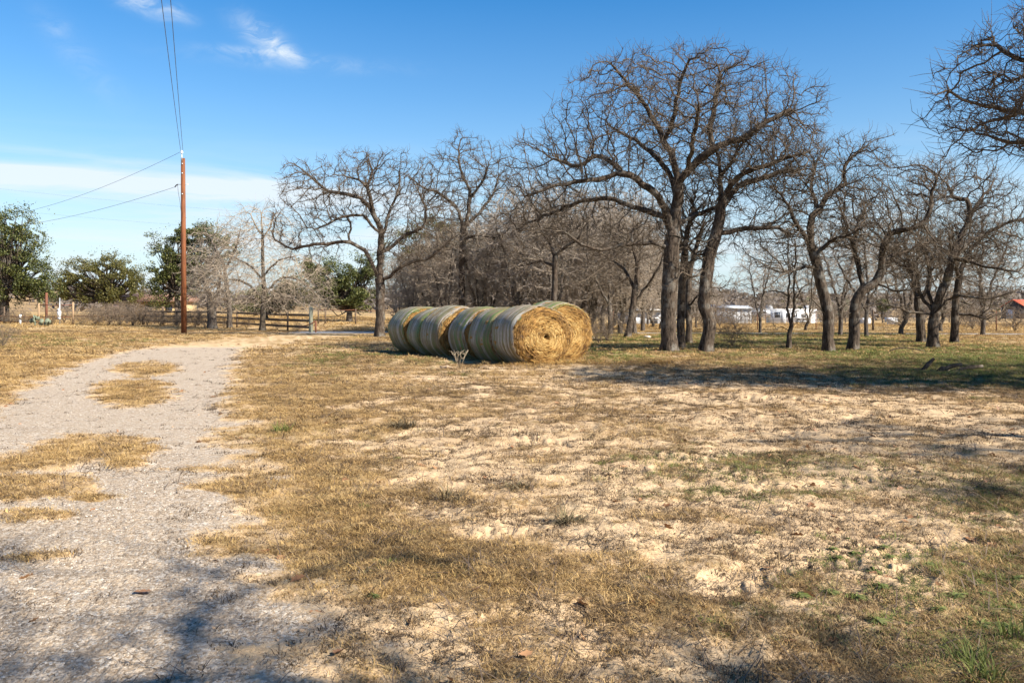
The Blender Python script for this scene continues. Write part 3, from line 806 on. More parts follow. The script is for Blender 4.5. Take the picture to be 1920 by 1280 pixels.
    tang = np.c_[-np.sin(a), rg.normal(0, .10, n), np.cos(a)] + rg.normal(0, .22, (n, 3)) * [1, .35, 1]
    tang /= np.linalg.norm(tang, axis=1)[:, None]
    ln = rg.uniform(.06, .24, n)[:, None]
    rad = np.c_[np.cos(a), np.zeros(n), np.sin(a)] * (rg.uniform(.0025, .0058, n))[:, None]
    bow = np.c_[np.zeros(n), -rg.uniform(0, .025, n), np.zeros(n)]
    V = np.stack([c - tang * ln / 2 - rad, c - tang * ln / 2 + rad, c + bow + rad, c + bow - rad, c + tang * ln / 2], 1).reshape(-1, 3)
    b = np.arange(n)[:, None] * 5
    F = np.concatenate([b + [0, 1, 2], b + [0, 2, 3], b + [3, 2, 4]])
    ti = np.clip(.74 - sstep(.45, .95, rr) * .5 + .7 * fbm(np.cos(a) * rr * 2.4, np.sin(a) * rr * 2.4, seed + 60, 3) + rg.normal(0, .3, n), 0, 1)
    tag(obj('loose_straw', mesh_np('loose_straw', V, [F], False, {'tint': ('FLOAT', np.repeat(ti, 5).astype(np.float32))}), MT['straw'], root), kind='stuff')
    # frayed hay round both torn edges of the wrap
    n = 1500
    a = rg.uniform(0, 2 * math.pi, n); sd = rg.choice([-1, 1], n); axp = sd * rg.uniform(.86, 1.0, n)
    ex, ez = bale_profile(a, axp, seed)
    c = np.c_[ex, axp * BALE_L / 2, ez + ZC] * [1.0, 1, 1]
    out = np.c_[np.cos(a), np.zeros(n), np.sin(a)]; tg = np.c_[-np.sin(a), np.zeros(n), np.cos(a)]
    d = tg * rg.normal(0, 1, (n, 1)) + np.c_[np.zeros(n), sd * rg.uniform(0, 1, n), np.zeros(n)] + out * rg.uniform(.0, .45, (n, 1)); d /= np.linalg.norm(d, axis=1)[:, None]
    ln = rg.uniform(.05, .16, n)[:, None]; w = out * rg.uniform(.002, .004, (n, 1))
    V = np.stack([c - w, c + w, c + d * ln * .5 + w, c + d * ln * .5 - w, c + d * ln], 1).reshape(-1, 3); b = np.arange(n)[:, None] * 5
    tag(obj('frayed_hay', mesh_np('frayed_hay', V, [np.concatenate([b + [0, 1, 2], b + [0, 2, 3], b + [3, 2, 4]])], False, {'tint': ('FLOAT', np.repeat(np.clip(rg.normal(.5, .25, n), 0, 1), 5).astype(np.float32))}), MT['straw'], root), kind='stuff')
    root.scale = (scale, scale, scale * rg.uniform(.965, 1.01)); root.rotation_euler = (rg.normal(0, .014), rg.normal(0, .02), rz)
    return root
axis = np.array([-math.sin(A27), math.cos(A27)]); lat = np.array([-math.cos(A27), -math.sin(A27)])
F0 = np.array([.86, 22.6])
row = [(0.0, -.02, 1.0, .14, 'front hay bale of the long row with its wound golden end facing the pasture'),
       (1.0, .0, .97, .05, 'second hay bale of the row, directly behind the front bale'),
       (2.0, -.06, .985, .07, 'third hay bale of the row with pale and green net bands'),
       (3.0, .22, 1.01, .05, 'hay bale pushed out of line so that part of its end catches the sun'),
       (4.0, .06, .97, .05, 'fifth hay bale of the row, next to the last one'),
       (5.0, .15, 1.0, .10, 'rearmost hay bale of the row, nearest the left oak')]
for i, (k, off, sc_, torn, lab) in enumerate(row):
    p = F0 + axis * (k + .5) * (BALE_L + .05) + lat * off
    make_bale('hay_bale' if i == 0 else 'hay_bale', lab, (p[0], p[1], gz(p[0], p[1]) - .03), A27 + (.0, .05, -.05, .07, -.05, .04)[i], i + 1, 2 if i == 0 else 1, torn=torn, scale=sc_)
p = np.array([1.20, 25.3])
make_bale('hay_bale', 'hay bale tucked behind the right side of the front bale with a green net edge', (p[0], p[1], gz(*p) - .02), A27 + .02, 11, 2, torn=.03, scale=1.07)

# straw spilled round the bales
rg = np.random.default_rng(55)
n = 5200
x = np.r_[rg.normal(1.15, .85, 3000), rg.normal(3.6, .42, 1500), rg.normal(2.6, .7, 700)]; y = np.r_[rg.normal(22.35, .38, 3000), rg.normal(22.9, .16, 1500), rg.normal(22.6, .35, 700)]
z = ground_h(x, y)
pile = np.r_[np.zeros(3000) + .05, .16 * np.exp(-((x[3000:4500] - 3.6) / .5) ** 2), np.zeros(700) + .02]
V, F, ti = blades(rg, n, 0.001, .06, .22, .008, 1.35, .2)
V = V.reshape(n, 5, 3) + np.c_[x, y, z + rg.uniform(0, 1, n) * pile][:, None, :]
tag(obj('spilled_straw', mesh_np('spilled_straw', V.reshape(-1, 3), [F], False, {'tint': ('FLOAT', ti.astype(np.float32))}), MT['straw']), 'loose straw spilled on the ground at the foot of the front bale', kind='stuff')

# ------------------------------------------------------------------ trees
def catmull(P_, step):
    P_ = np.asarray(P_, float)
    Q = np.r_[[2 * P_[0] - P_[1]], P_, [2 * P_[-1] - P_[-2]]]
    out = []
    for i in range(1, len(Q) - 2):
        n = max(2, int(np.linalg.norm(Q[i + 1] - Q[i]) / step))
        for t in np.arange(n) / n:
            out.append(.5 * ((2 * Q[i]) + (-Q[i - 1] + Q[i + 1]) * t + (2 * Q[i - 1] - 5 * Q[i] + 4 * Q[i + 1] - Q[i + 2]) * t * t + (-Q[i - 1] + 3 * Q[i] - 3 * Q[i + 1] + Q[i + 2]) * t ** 3))
    out.append(P_[-1])
    return np.array(out)

def colonise(rg, pos_, par, lid, A, D, di, dk, iters, jit, up, cen=None):
    """space colonisation: branches grow from the skeleton towards the attractors A"""
    cap = 40000
    P_ = np.zeros((cap, 3)); n = len(pos_); P_[:n] = pos_
    par = list(par); lid = list(lid); kids = [0] * n
    alive = np.ones(len(A), bool); best = np.full(len(A), 1e9); bi = np.zeros(len(A), int)
    def upd(a, b):
        for s in range(a, b, 400):
            e = min(b, s + 400)
            q = ((A[:, None, :] - P_[None, s:e, :]) ** 2).sum(2)
            k = q.argmin(1); m = q[np.arange(len(A)), k]
            w = m < best; best[w] = m[w]; bi[w] = k[w] + s
    upd(0, n)
    for it in range(iters):
        act = alive & (best < di * di)
        if not act.any(): break
        src = bi[act]; v = A[act] - P_[src]; v /= np.linalg.norm(v, axis=1)[:, None] + 1e-9
        ids, inv = np.unique(src, return_inverse=True)
        s = np.zeros((len(ids), 3)); np.add.at(s, inv, v)
        s /= np.linalg.norm(s, axis=1)[:, None] + 1e-9
        pd = np.array([P_[i] - P_[par[i]] if par[i] >= 0 else (0, 0, 1) for i in ids]); pd /= np.linalg.norm(pd, axis=1)[:, None] + 1e-9
        s = s + .5 * pd + rg.normal(0, jit, s.shape) + [0, 0, up]
        if cen is not None:
            o_ = P_[ids] - cen; s = s + .28 * o_ / (np.linalg.norm(o_, axis=1)[:, None] + 1e-9)
        s /= np.linalg.norm(s, axis=1)[:, None] + 1e-9
        n0 = n
        for k, i in enumerate(ids):
            if kids[i] >= 3 or n >= cap: continue
            P_[n] = P_[i] + s[k] * D * rg.uniform(.8, 1.2); par.append(int(i)); lid.append(-1); kids.append(0); kids[i] += 1; n += 1
        if n == n0: break
        upd(n0, n)
        alive &= best > dk * dk
    return P_[:n].copy(), np.array(par), np.array(lid)

def add_twigs(rg, P_, par, lid, prob, lmin, lmax, nseg, crook, up, only, cen=None):
    """short crooked twigs on the nodes ONLY"""
    newP, newp = [], []
    n = len(P_)
    for i in only:
        k = rg.poisson(prob)
        d0 = P_[i] - P_[par[i]] if par[i] >= 0 else np.array([0, 0, 1.])
        d0 = d0 / (np.linalg.norm(d0) + 1e-9)
        for _ in range(k):
            d = d0 * .45 + rg.normal(0, .7, 3); d[2] += up
            if cen is not None: o_ = P_[i] - cen; d = d + .55 * o_ / (np.linalg.norm(o_) + 1e-9)
            d /= np.linalg.norm(d) + 1e-9
            l = rg.uniform(lmin, lmax) / nseg
            p = P_[i]; q = i
            for s in range(nseg):
                d = d + rg.normal(0, crook, 3); d /= np.linalg.norm(d) + 1e-9
                p = p + d * l
                newP.append(p); newp.append(q); q = n + len(newP) - 1
    if not newP: return P_, par, lid
    return np.r_[P_, newP], np.r_[par, newp].astype(int), np.r_[lid, np.full(len(newp), -2)]

def radii_of(P_, par, tip, R):
    """pipe model with the exponent chosen so that the foot is R thick"""
    n = len(P_)
    order = np.argsort(-depth_of(par))
    leaf = np.ones(n, bool); leaf[par[par >= 0]] = False
    def run(e):
        a = np.where(leaf, tip ** e, 0.0)
        for i in order:
            if par[i] >= 0: a[par[i]] += a[i]
        return a ** (1 / e)
    lo, hi = 1.6, 4.5
    for _ in range(14):
        m = (lo + hi) / 2
        r = run(m)
        if r[0] > R: lo = m
        else: hi = m
    return r
def depth_of(par):
    d = np.zeros(len(par), int)
    for i in range(len(par)):          # parents always come first
        if par[i] >= 0: d[i] = d[par[i]] + 1
    return d

def tubes(P_, par, lid, r, flare=True, thin_at=(.012, .05)):
    """cut the tree into chains; returns per chain: part key, vertices, quads"""
    n = len(P_)
    kids = [[] for _ in range(n)]
    for i in range(n):
        if par[i] >= 0: kids[par[i]].append(i)
    main = np.full(n, -1)
    for i in range(n):
        if kids[i]:
            same = [k for k in kids[i] if lid[k] == lid[i]] if lid[i] >= 0 else kids[i]
            same = same or kids[i]
            main[i] = max(same, key=lambda k: r[k])
    chains = []
    for i in range(n):
        if par[i] < 0 or main[par[i]] != i or (lid[i] >= 0) != (lid[par[i]] >= 0) or (lid[i] >= 0 and lid[i] != lid[par[i]]):
            cont = par[i] >= 0 and main[par[i]] == i
            c = []; k = i
            while k >= 0:
                c.append(k)
                m = main[k]
                if m >= 0 and (lid[m] >= 0) == (lid[k] >= 0) and (lid[m] < 0 or lid[m] == lid[k]): k = m
                else: k = -1
            chains.append((c, cont))
    out = {}
    for c, cont in chains:
        rr = r[c]; pp = P_[c]
        if par[c[0]] >= 0:
            pp = np.r_[[P_[par[c[0]]]], pp]; rr = np.r_[r[par[c[0]]] if cont else min(rr[0] * 1.1, r[par[c[0]]]), rr]
        if len(pp) < 2: continue
        if main[c[-1]] < 0: rr = rr.copy(); rr[-1] *= .45
        else:                                  # the limb goes on as finer branches
            pass
        R = rr.max()
        k = 12 if R > .15 else (8 if R > .06 else (5 if R > .022 else 3))
        t = np.gradient(pp, axis=0); t /= np.linalg.norm(t, axis=1)[:, None] + 1e-9
        ref = np.eye(3)[np.argmin(abs(t.mean(0)))]
        u = np.cross(t, ref); u /= np.linalg.norm(u, axis=1)[:, None] + 1e-9
        w = np.cross(t, u)
        a = np.arange(k) * 2 * math.pi / k
        rv = rr[:, None] * np.ones(k)
        if R > .06:
            rv = rv * (1 + .10 * perlin(a[None] * 1.6 + pp[:, 2:3] * .9, pp[:, 2:3] * 1.7 + a[None] * 0, 5) + .05 * np.sin(a[None] * 4 + pp[:, :1] * 7))
        if flare and c[0] == 0:
            hh = pp[:, 2] - pp[0, 2]
            rv = rv * (1 + (.34 + .3 * np.cos(a * 4 + 1)[None]) * np.exp(-np.maximum(hh - .1, 0) / .22)[:, None])
        V = (pp[:, None] + rv[..., None] * (np.cos(a)[None, :, None] * u[:, None] + np.sin(a)[None, :, None] * w[:, None])).reshape(-1, 3)
        i, j = np.meshgrid(np.arange(len(pp) - 1), np.arange(k), indexing='ij'); j2 = (j + 1) % k
        F = np.stack([i * k + j, i * k + j2, (i + 1) * k + j2, (i + 1) * k + j], -1).reshape(-1, 4)
        key = lid[c[0]] if lid[c[0]] >= 0 else -1
        g = out.setdefault(key, [[], [], [], 0])
        g[0].append(V); g[1].append(F + g[3]); g[3] += len(V)
        g[2].append(np.repeat(1 - sstep(thin_at[0], thin_at[1], rr), k))
    return out

def tree_meshes(P_, par, lid, r, origin, names, thin_at):
    res = []
    for key, (Vs, Fs, th, n) in sorted(tubes(P_, par, lid, r, True, thin_at).items(), key=lambda q: (q[0] < 0, q[0])):
        nm = names(key)
        res.append((nm, mesh_np(nm, np.concatenate(Vs) - origin, [np.concatenate(Fs)], True, {'thin': ('FLOAT', np.concatenate(th).astype(np.float32))})))
    return res

def ellipsoid_pts(rg, n, c, rad, shell=.55):
    v = rg.normal(0, 1, (n, 3)); v /= np.linalg.norm(v, axis=1)[:, None]
    return c + v * (rg.uniform(0, 1, n) ** shell)[:, None] * rad * 1.0

def oak(name, label, d, trunk, limbs, crown, R, seed, cat='tree', group='bare oaks', natt=2600, D=.20, tip=.0068, tw=3.3, twl=(.16, .6), mat='bark', dk=.34, jit=.42, depthk=.95, up=.03, thin_at=(.010, .05), minz=.9, root_z=None, limbk=.86):
    """trunk and limbs are traced from the photo (pixel columns and rows at depth d), each limb bending towards or away from us on its own"""
    rg = np.random.default_rng(seed)
    u0, v0 = trunk[0]
    foot = px(u0, v0, d); foot[2] = gz(foot[0], foot[1]) if root_z is None else root_z
    pos_, par, lid = [], [], []
    T = catmull([px(u, v, d) for u, v in trunk], D)
    T[0, 2] = foot[2] - .12; T[1:, :2] += rg.normal(0, .012, (len(T) - 1, 2))
    for i, p in enumerate(T):
        pos_.append(p); par.append(i - 1); lid.append(0)
    for li, lim in enumerate(limbs):
        pts, dz = (lim, None) if not isinstance(lim[0][0], (tuple, list)) else lim
        if dz is None: dz = rg.uniform(-1, 1) * 1.9
        cur = np.array(pos_)
        # nearest skeleton point in the picture plane starts the limb
        q = px(*pts[0], d)
        k = int(np.argmin(np.hypot(cur[:, 0] / cur[:, 1] - q[0] / q[1], (cur[:, 2] - CAM_H) / cur[:, 1] - (q[2] - CAM_H) / q[1])))
        d0 = cur[k, 1]
        m = len(pts) - 1
        w = [cur[k]] + [px(u, v, d0 + dz * ((i + 1) / m) ** 1.15 + rg.normal(0, .12)) for i, (u, v) in enumerate(pts[1:])]
        c = catmull(w, D)[1:]
        c += rg.normal(0, .022, c.shape)
        prev = k
        for p in c:
            pos_.append(p); par.append(prev); lid.append(li + 1); prev = len(pos_) - 1
    tot = sum(a[2] * a[3] for a in crown)
    A = []
    for (cu, cv, ru, rv) in crown:
        c = px(cu, cv, d); k = d / FPX
        A.append(ellipsoid_pts(rg, int(2.0 * natt * ru * rv / tot), c, 1.12 * np.array([ru * k, depthk * (ru * k * .5 + rv * k * .5), rv * k])))
    A = np.concatenate(A)
    A = A[A[:, 2] > foot[2] + minz]
    P_, par, lid = colonise(rg, np.array(pos_), par, lid, A, D, 2.6, dk, 90, jit, up, T[-1])
    grown = np.where(lid == -1)[0]
    P_[grown] += rg.normal(0, .022, (len(grown), 3))
    limbn = np.where(lid >= 1)[0]
    P_, par, lid = add_twigs(rg, P_, par, lid, tw, twl[0], twl[1], 2, .42, .08, np.r_[grown, limbn], T[-1])
    r = radii_of(P_, par, tip, R)
    r = np.where(lid > 0, r * limbk, np.where(lid == -1, np.maximum(r * .72, tip), np.where(lid < -1, np.maximum(r * .8, tip * .8), r)))
    root = empty(name, foot, 0, label, cat, group)
    for nm, me in tree_meshes(P_, par, lid, r, foot, lambda k: 'trunk' if k == 0 else ('limb' if k > 0 else 'crown'), thin_at):
        obj(nm, me, MT[mat], root)
    return root

OAKG = 'bare crooked oaks in the pasture'
oak('oak_tree', 'tallest bare oak, its thick straight trunk just right of the hay bales', 29.3,
    [(1255, 661), (1254, 600), (1256, 540), (1258, 480), (1262, 445)],
    [([(1262, 445), (1268, 400), (1271, 345), (1262, 300), (1245, 262), (1225, 225), (1200, 185), (1180, 160), (1145, 122)], .4),
     ([(1271, 345), (1300, 310), (1340, 278), (1385, 262), (1430, 235), (1480, 205)], -.9),
     ([(1336, 280), (1332, 245), (1338, 205), (1346, 160), (1350, 128)], .5),
     ([(1260, 440), (1248, 400), (1235, 370), (1205, 345), (1170, 325), (1130, 335), (1090, 340), (1040, 350), (990, 365)], -1.2),
     ([(1252, 412), (1215, 398), (1175, 383), (1120, 371), (1070, 385), (1010, 410), (968, 430)], 1.6),
     ([(1258, 470), (1235, 460), (1210, 455), (1165, 460), (1120, 468), (1090, 458), (1065, 440), (1040, 432)], -1.4),
     ([(1180, 460), (1150, 480), (1130, 500), (1105, 520), (1070, 537)], -1.0),
     ([(1245, 262), (1262, 225), (1268, 190), (1278, 150), (1292, 112)], -1.3),
     ([(1172, 326), (1142, 302), (1115, 293), (1085, 312), (1050, 300)], .8),
     ([(1266, 420), (1300, 405), (1335, 392), (1370, 372)], 2.2),
     ([(1258, 478), (1280, 462), (1305, 478), (1330, 500)], 1.6),
     ([(1268, 370), (1250, 320), (1225, 290), (1190, 262), (1150, 240)], 2.4),
     ([(1270, 360), (1290, 310), (1300, 260), (1310, 200)], -2.6)],
    [(1280, 235, 240, 130), (1100, 320, 160, 90), (1420, 250, 115, 100), (1190, 170, 110, 66), (1330, 165, 130, 62), (1050, 410, 105, 55), (1180, 430, 90, 50), (1020, 350, 70, 50)], .265, 4, group=OAKG, natt=4000)
oak('oak_tree', 'bare oak with a bent pale trunk, second from the hay bales', 29.8,
    [(1323, 658), (1331, 605), (1321, 577), (1323, 540), (1330, 483), (1344, 436), (1354, 380)],
    [([(1354, 380), (1349, 330), (1347, 300), (1340, 270)], .8),
     ([(1354, 378), (1372, 345), (1396, 324), (1433, 310), (1468, 298), (1500, 290)], -.9),
     ([(1352, 388), (1385, 350), (1419, 338), (1466, 322), (1505, 318)], 1.2),
     ([(1344, 440), (1368, 436), (1396, 427), (1424, 429), (1457, 427), (1480, 440)], -.8),
     ([(1335, 465), (1307, 478), (1283, 450), (1262, 430)], .9),
     ([(1349, 330), (1375, 300), (1390, 270), (1400, 250)], -1.8),
     ([(1330, 490), (1300, 520), (1280, 510), (1262, 530)], -1.4)],
    [(1435, 320, 110, 85), (1440, 430, 85, 48), (1360, 310, 60, 70), (1490, 285, 55, 65), (1300, 480, 50, 40)], .215, 5, group=OAKG, natt=1900)
oak('oak_tree', 'bare oak whose low limb sweeps left just right of the white horse trailer', 30.0,
    [(1553, 656), (1553, 590), (1546, 557), (1537, 522), (1527, 480), (1521, 465)],
    [([(1521, 465), (1505, 436), (1489, 410), (1473, 375), (1450, 350)], -.8),
     ([(1521, 465), (1519, 416), (1537, 391), (1556, 365), (1585, 343), (1583, 314), (1605, 288), (1640, 266), (1675, 250)], .9),
     ([(1528, 500), (1492, 506), (1460, 522), (1438, 538)], -1.4),
     ([(1545, 585), (1529, 570), (1520, 538), (1524, 512)], -.7),
     ([(1537, 391), (1520, 350), (1530, 310), (1545, 270)], 1.6),
     ([(1527, 478), (1560, 450), (1590, 440), (1620, 425)], -1.8)],
    [(1540, 360, 100, 85), (1600, 305, 70, 50), (1465, 450, 75, 65), (1590, 410, 80, 65), (1530, 440, 60, 50)], .185, 6, group=OAKG, natt=2600)
oak('oak_tree', 'bare oak right of the white horse trailer whose trunk leans over to the right', 30.6,
    [(1599, 656), (1602, 624), (1602, 595), (1605, 565), (1619, 544), (1642, 530), (1657, 497)],
    [([(1657, 497), (1675, 479), (1705, 470), (1728, 458), (1760, 455)], .8),
     ([(1652, 512), (1655, 470), (1663, 446), (1678, 434), (1708, 428), (1740, 408), (1748, 360), (1770, 310)], -.8),
     ([(1620, 544), (1610, 500), (1600, 450), (1612, 410)], 1.5),
     ([(1642, 530), (1680, 545), (1705, 545)], -1.2),
     ([(1603, 580), (1580, 590), (1560, 592)], -.6)],
    [(1645, 410, 95, 85), (1710, 355, 75, 55), (1690, 470, 85, 50), (1630, 350, 60, 45)], .175, 7, group=OAKG, natt=2600)
oak('oak_tree', 'low spreading bare oak that forks into many limbs near the ground at the right', 33.0,
    [(1749, 648), (1751, 610), (1754, 588)],
    [([(1754, 588), (1728, 556), (1717, 520), (1700, 500), (1670, 490)], .9),
     ([(1754, 588), (1742, 556), (1744, 520), (1735, 480), (1720, 440)], 1.5),
     ([(1754, 588), (1766, 571), (1784, 559), (1815, 556), (1850, 560), (1900, 548)], -1.4),
     ([(1754, 590), (1762, 547), (1774, 530), (1786, 482), (1806, 434), (1820, 399), (1812, 375), (1788, 368), (1779, 350)], -.3),
     ([(1780, 510), (1806, 462), (1847, 438), (1895, 417), (1930, 405)], .9),
     ([(1752, 584), (1705, 583), (1660, 570), (1630, 573), (1600, 585), (1566, 591)], -1.2),
     ([(1820, 399), (1850, 360), (1870, 330)], 1.2),
     ([(1786, 482), (1850, 500), (1910, 510)], -1.6)],
    [(1795, 390, 105, 90), (1740, 470, 95, 60), (1865, 470, 75, 75), (1755, 335, 60, 38), (1880, 390, 50, 50)], .20, 8, group=OAKG, natt=2700)
oak('oak_tree', 'bare oak beside the rearmost hay bale with a long level limb over the fence', 46.0,
    [(712, 628), (713, 584), (713, 535), (710, 520)],
    [([(710, 520), (697, 493), (684, 470), (657, 455), (631, 453), (612, 458), (589, 457), (549, 466), (515, 450)], -.8),
     ([(710, 520), (713, 483), (715, 437), (703, 407), (684, 378), (654, 365), (615, 358), (595, 342), (572, 322), (553, 310)], .8),
     ([(714, 440), (697, 424), (680, 404), (641, 407), (615, 420), (592, 430)], -1.8),
     ([(700, 400), (694, 371), (690, 352), (671, 338), (650, 333)], -1.2),
     ([(692, 352), (697, 322), (690, 297)], 1.4),
     ([(714, 445), (726, 417), (732, 390), (745, 360), (750, 330)], .9),
     ([(711, 523), (730, 519), (749, 502), (782, 489), (802, 486), (821, 470), (848, 447)], -1.0),
     ([(714, 475), (730, 466), (762, 440), (792, 427), (798, 408), (795, 381), (780, 350)], 1.4),
     ([(650, 455), (655, 440), (657, 420), (650, 405)], .5)],
    [(680, 355, 125, 65), (585, 415, 70, 80), (780, 410, 85, 75), (715, 320, 75, 38), (560, 345, 45, 40), (760, 480, 70, 40)], .24, 9, group=OAKG, natt=2600, D=.26, dk=.42, tip=.009)
oak('oak_tree', 'bare oak rising behind the middle of the hay row with an upright forked crown', 50.0,
    [(866, 626), (866, 560), (866, 500), (868, 432)],
    [([(868, 432), (861, 397), (844, 378), (821, 361), (795, 352), (768, 332)], -.9),
     ([(868, 432), (877, 404), (880, 355), (871, 335), (861, 306), (862, 265)], .6),
     ([(870, 425), (892, 405), (910, 385), (926, 361), (935, 330)], 1.2),
     ([(880, 370), (905, 340), (915, 310)], -1.2),
     ([(867, 470), (840, 455), (820, 470)], -1.8),
     ([(867, 450), (900, 440), (930, 445), (955, 430)], -1.4)],
    [(870, 345, 80, 85), (930, 350, 50, 60), (805, 350, 45, 55), (880, 440, 90, 50)], .2, 10, group=OAKG, natt=1700, D=.26, dk=.42, tip=.009)
oak('oak_tree', 'thin bare oak that forks in a wide curve behind the front hay bale', 40.0,
    [(1038, 634), (1039, 590), (1040, 530), (1041, 480)],
    [([(1041, 480), (1030, 455), (1015, 430), (1005, 400)], .9),
     ([(1041, 482), (1060, 462), (1080, 452), (1100, 420)], -.8),
     ([(1040, 500), (1015, 490), (990, 495)], .5)],
    [(1030, 425, 75, 55), (1080, 450, 45, 35), (985, 470, 45, 45)], .13, 12, group=OAKG, natt=900, D=.24, dk=.42, tip=.008)
oak('oak_tree', 'slender bare tree leaning right in front of the shed, left of the tallest oak', 44.0,
    [(1176, 629), (1184, 590), (1190, 545), (1196, 495)],
    [([(1196, 495), (1185, 450), (1190, 420)], .8), ([(1186, 580), (1205, 545), (1225, 520), (1240, 490)], -.7), ([(1190, 540), (1170, 505), (1150, 490)], .6)],
    [(1195, 470, 70, 65), (1150, 490, 50, 50)], .16, 13, group=OAKG, natt=900, D=.24, dk=.42, tip=.008)
oak('young_tree', 'slim bare sapling with two upright stems in front of the horse trailer', 31.5,
    [(1478, 652), (1480, 630), (1484, 610)],
    [([(1484, 610), (1478, 580), (1480, 530), (1477, 480), (1480, 440)], .3), ([(1484, 612), (1488, 575), (1489, 530), (1492, 490), (1490, 450)], -.3),
     ([(1482, 618), (1468, 612), (1455, 618), (1446, 628)], -.3), ([(1479, 560), (1455, 545), (1435, 548)], .4), ([(1488, 560), (1510, 535), (1525, 530)], .3)],
    [(1480, 490, 45, 60), (1470, 560, 45, 30)], .085, 14, group=None, natt=420, D=.2, tip=.006, tw=1.0, minz=.3)
oak('oak_tree', 'straight bare trunk close behind the tallest oak', 31.8,
    [(1277, 654), (1277, 600), (1279, 540), (1284, 480)],
    [([(1284, 480), (1290, 430), (1300, 390)], 1.0), ([(1281, 520), (1300, 480), (1310, 440)], .9), ([(1284, 480), (1270, 440), (1255, 400)], 1.6)],
    [(1290, 400, 70, 70)], .15, 15, group=OAKG, natt=700, tip=.008)
oak('oak_tree', 'dark slim trunk standing third in the cluster behind the tallest oak', 37.0,
    [(1292, 642), (1291, 600), (1290, 560), (1295, 500)],
    [([(1295, 500), (1310, 450), (1320, 410)], .9), ([(1291, 570), (1310, 555), (1335, 540)], -.6), ([(1292, 545), (1270, 520)], .6)],
    [(1310, 440, 60, 60), (1330, 540, 40, 30)], .14, 16, group=OAKG, natt=600, D=.24, tip=.008)
oak('oak_tree', 'short dark trunk just left of the low spreading oak', 37.0,
    [(1727, 642), (1726, 600), (1722, 560)], [([(1722, 560), (1712, 520), (1700, 480)], .8), ([(1724, 570), (1740, 530), (1745, 490)], .9)],
    [(1715, 480, 60, 60)], .17, 17, group=OAKG, natt=600, D=.24, tip=.008)
oak('oak_tree', 'dark upright trunk just right of the low spreading oak', 36.5,
    [(1789, 642), (1790, 600), (1794, 550), (1800, 510)], [([(1800, 510), (1820, 470), (1840, 440)], .8), ([(1798, 520), (1785, 470), (1780, 440)], -.9), ([(1792, 590), (1820, 590), (1850, 600)], -.7)],
    [(1815, 460, 70, 60), (1840, 560, 50, 40)], .16, 18, group=OAKG, natt=800, D=.24, tip=.008)
oak('oak_tree', 'bare oak whose branches reach in from beyond the right edge of the view', 15.0,
    [(2300, 738), (2296, 600), (2290, 470), (2280, 380)],
    [([(2280, 380), (2180, 290), (2080, 245), (1960, 215), (1885, 203), (1830, 195), (1785, 171), (1748, 177)], -.4),
     ([(2280, 380), (2190, 240), (2080, 160), (1980, 128), (1900, 108), (1870, 85), (1830, 88)], .5),
     ([(2284, 420), (2190, 350), (2080, 312), (1980, 285), (1920, 268), (1870, 262)], .3),
     ([(1990, 222), (1900, 215), (1840, 235), (1800, 262), (1772, 296)], -.3),
     ([(2280, 380), (2260, 200), (2230, 40), (2180, -120)], .8),
     ([(2150, 205), (2080, 90), (2000, 40), (1930, 50)], -.5),
     ([(2280, 380), (2380, 240), (2460, 120), (2520, -20)], -.9),
     ([(2285, 430), (2420, 330), (2540, 290)], 1.2),
     ([(2282, 390), (2290, 250), (2320, 60), (2330, -80)], -2.4),
     ([(2270, 320), (2200, 180), (2120, 30), (2060, -80)], 2.5)],
    [(1905, 190, 120, 110), (2060, 130, 170, 180), (2250, 30, 230, 230), (2450, 130, 200, 200)], .25, 19, group=OAKG, natt=3300, D=.17, dk=.26, tip=.006, tw=3.0, depthk=1.7, up=.02)

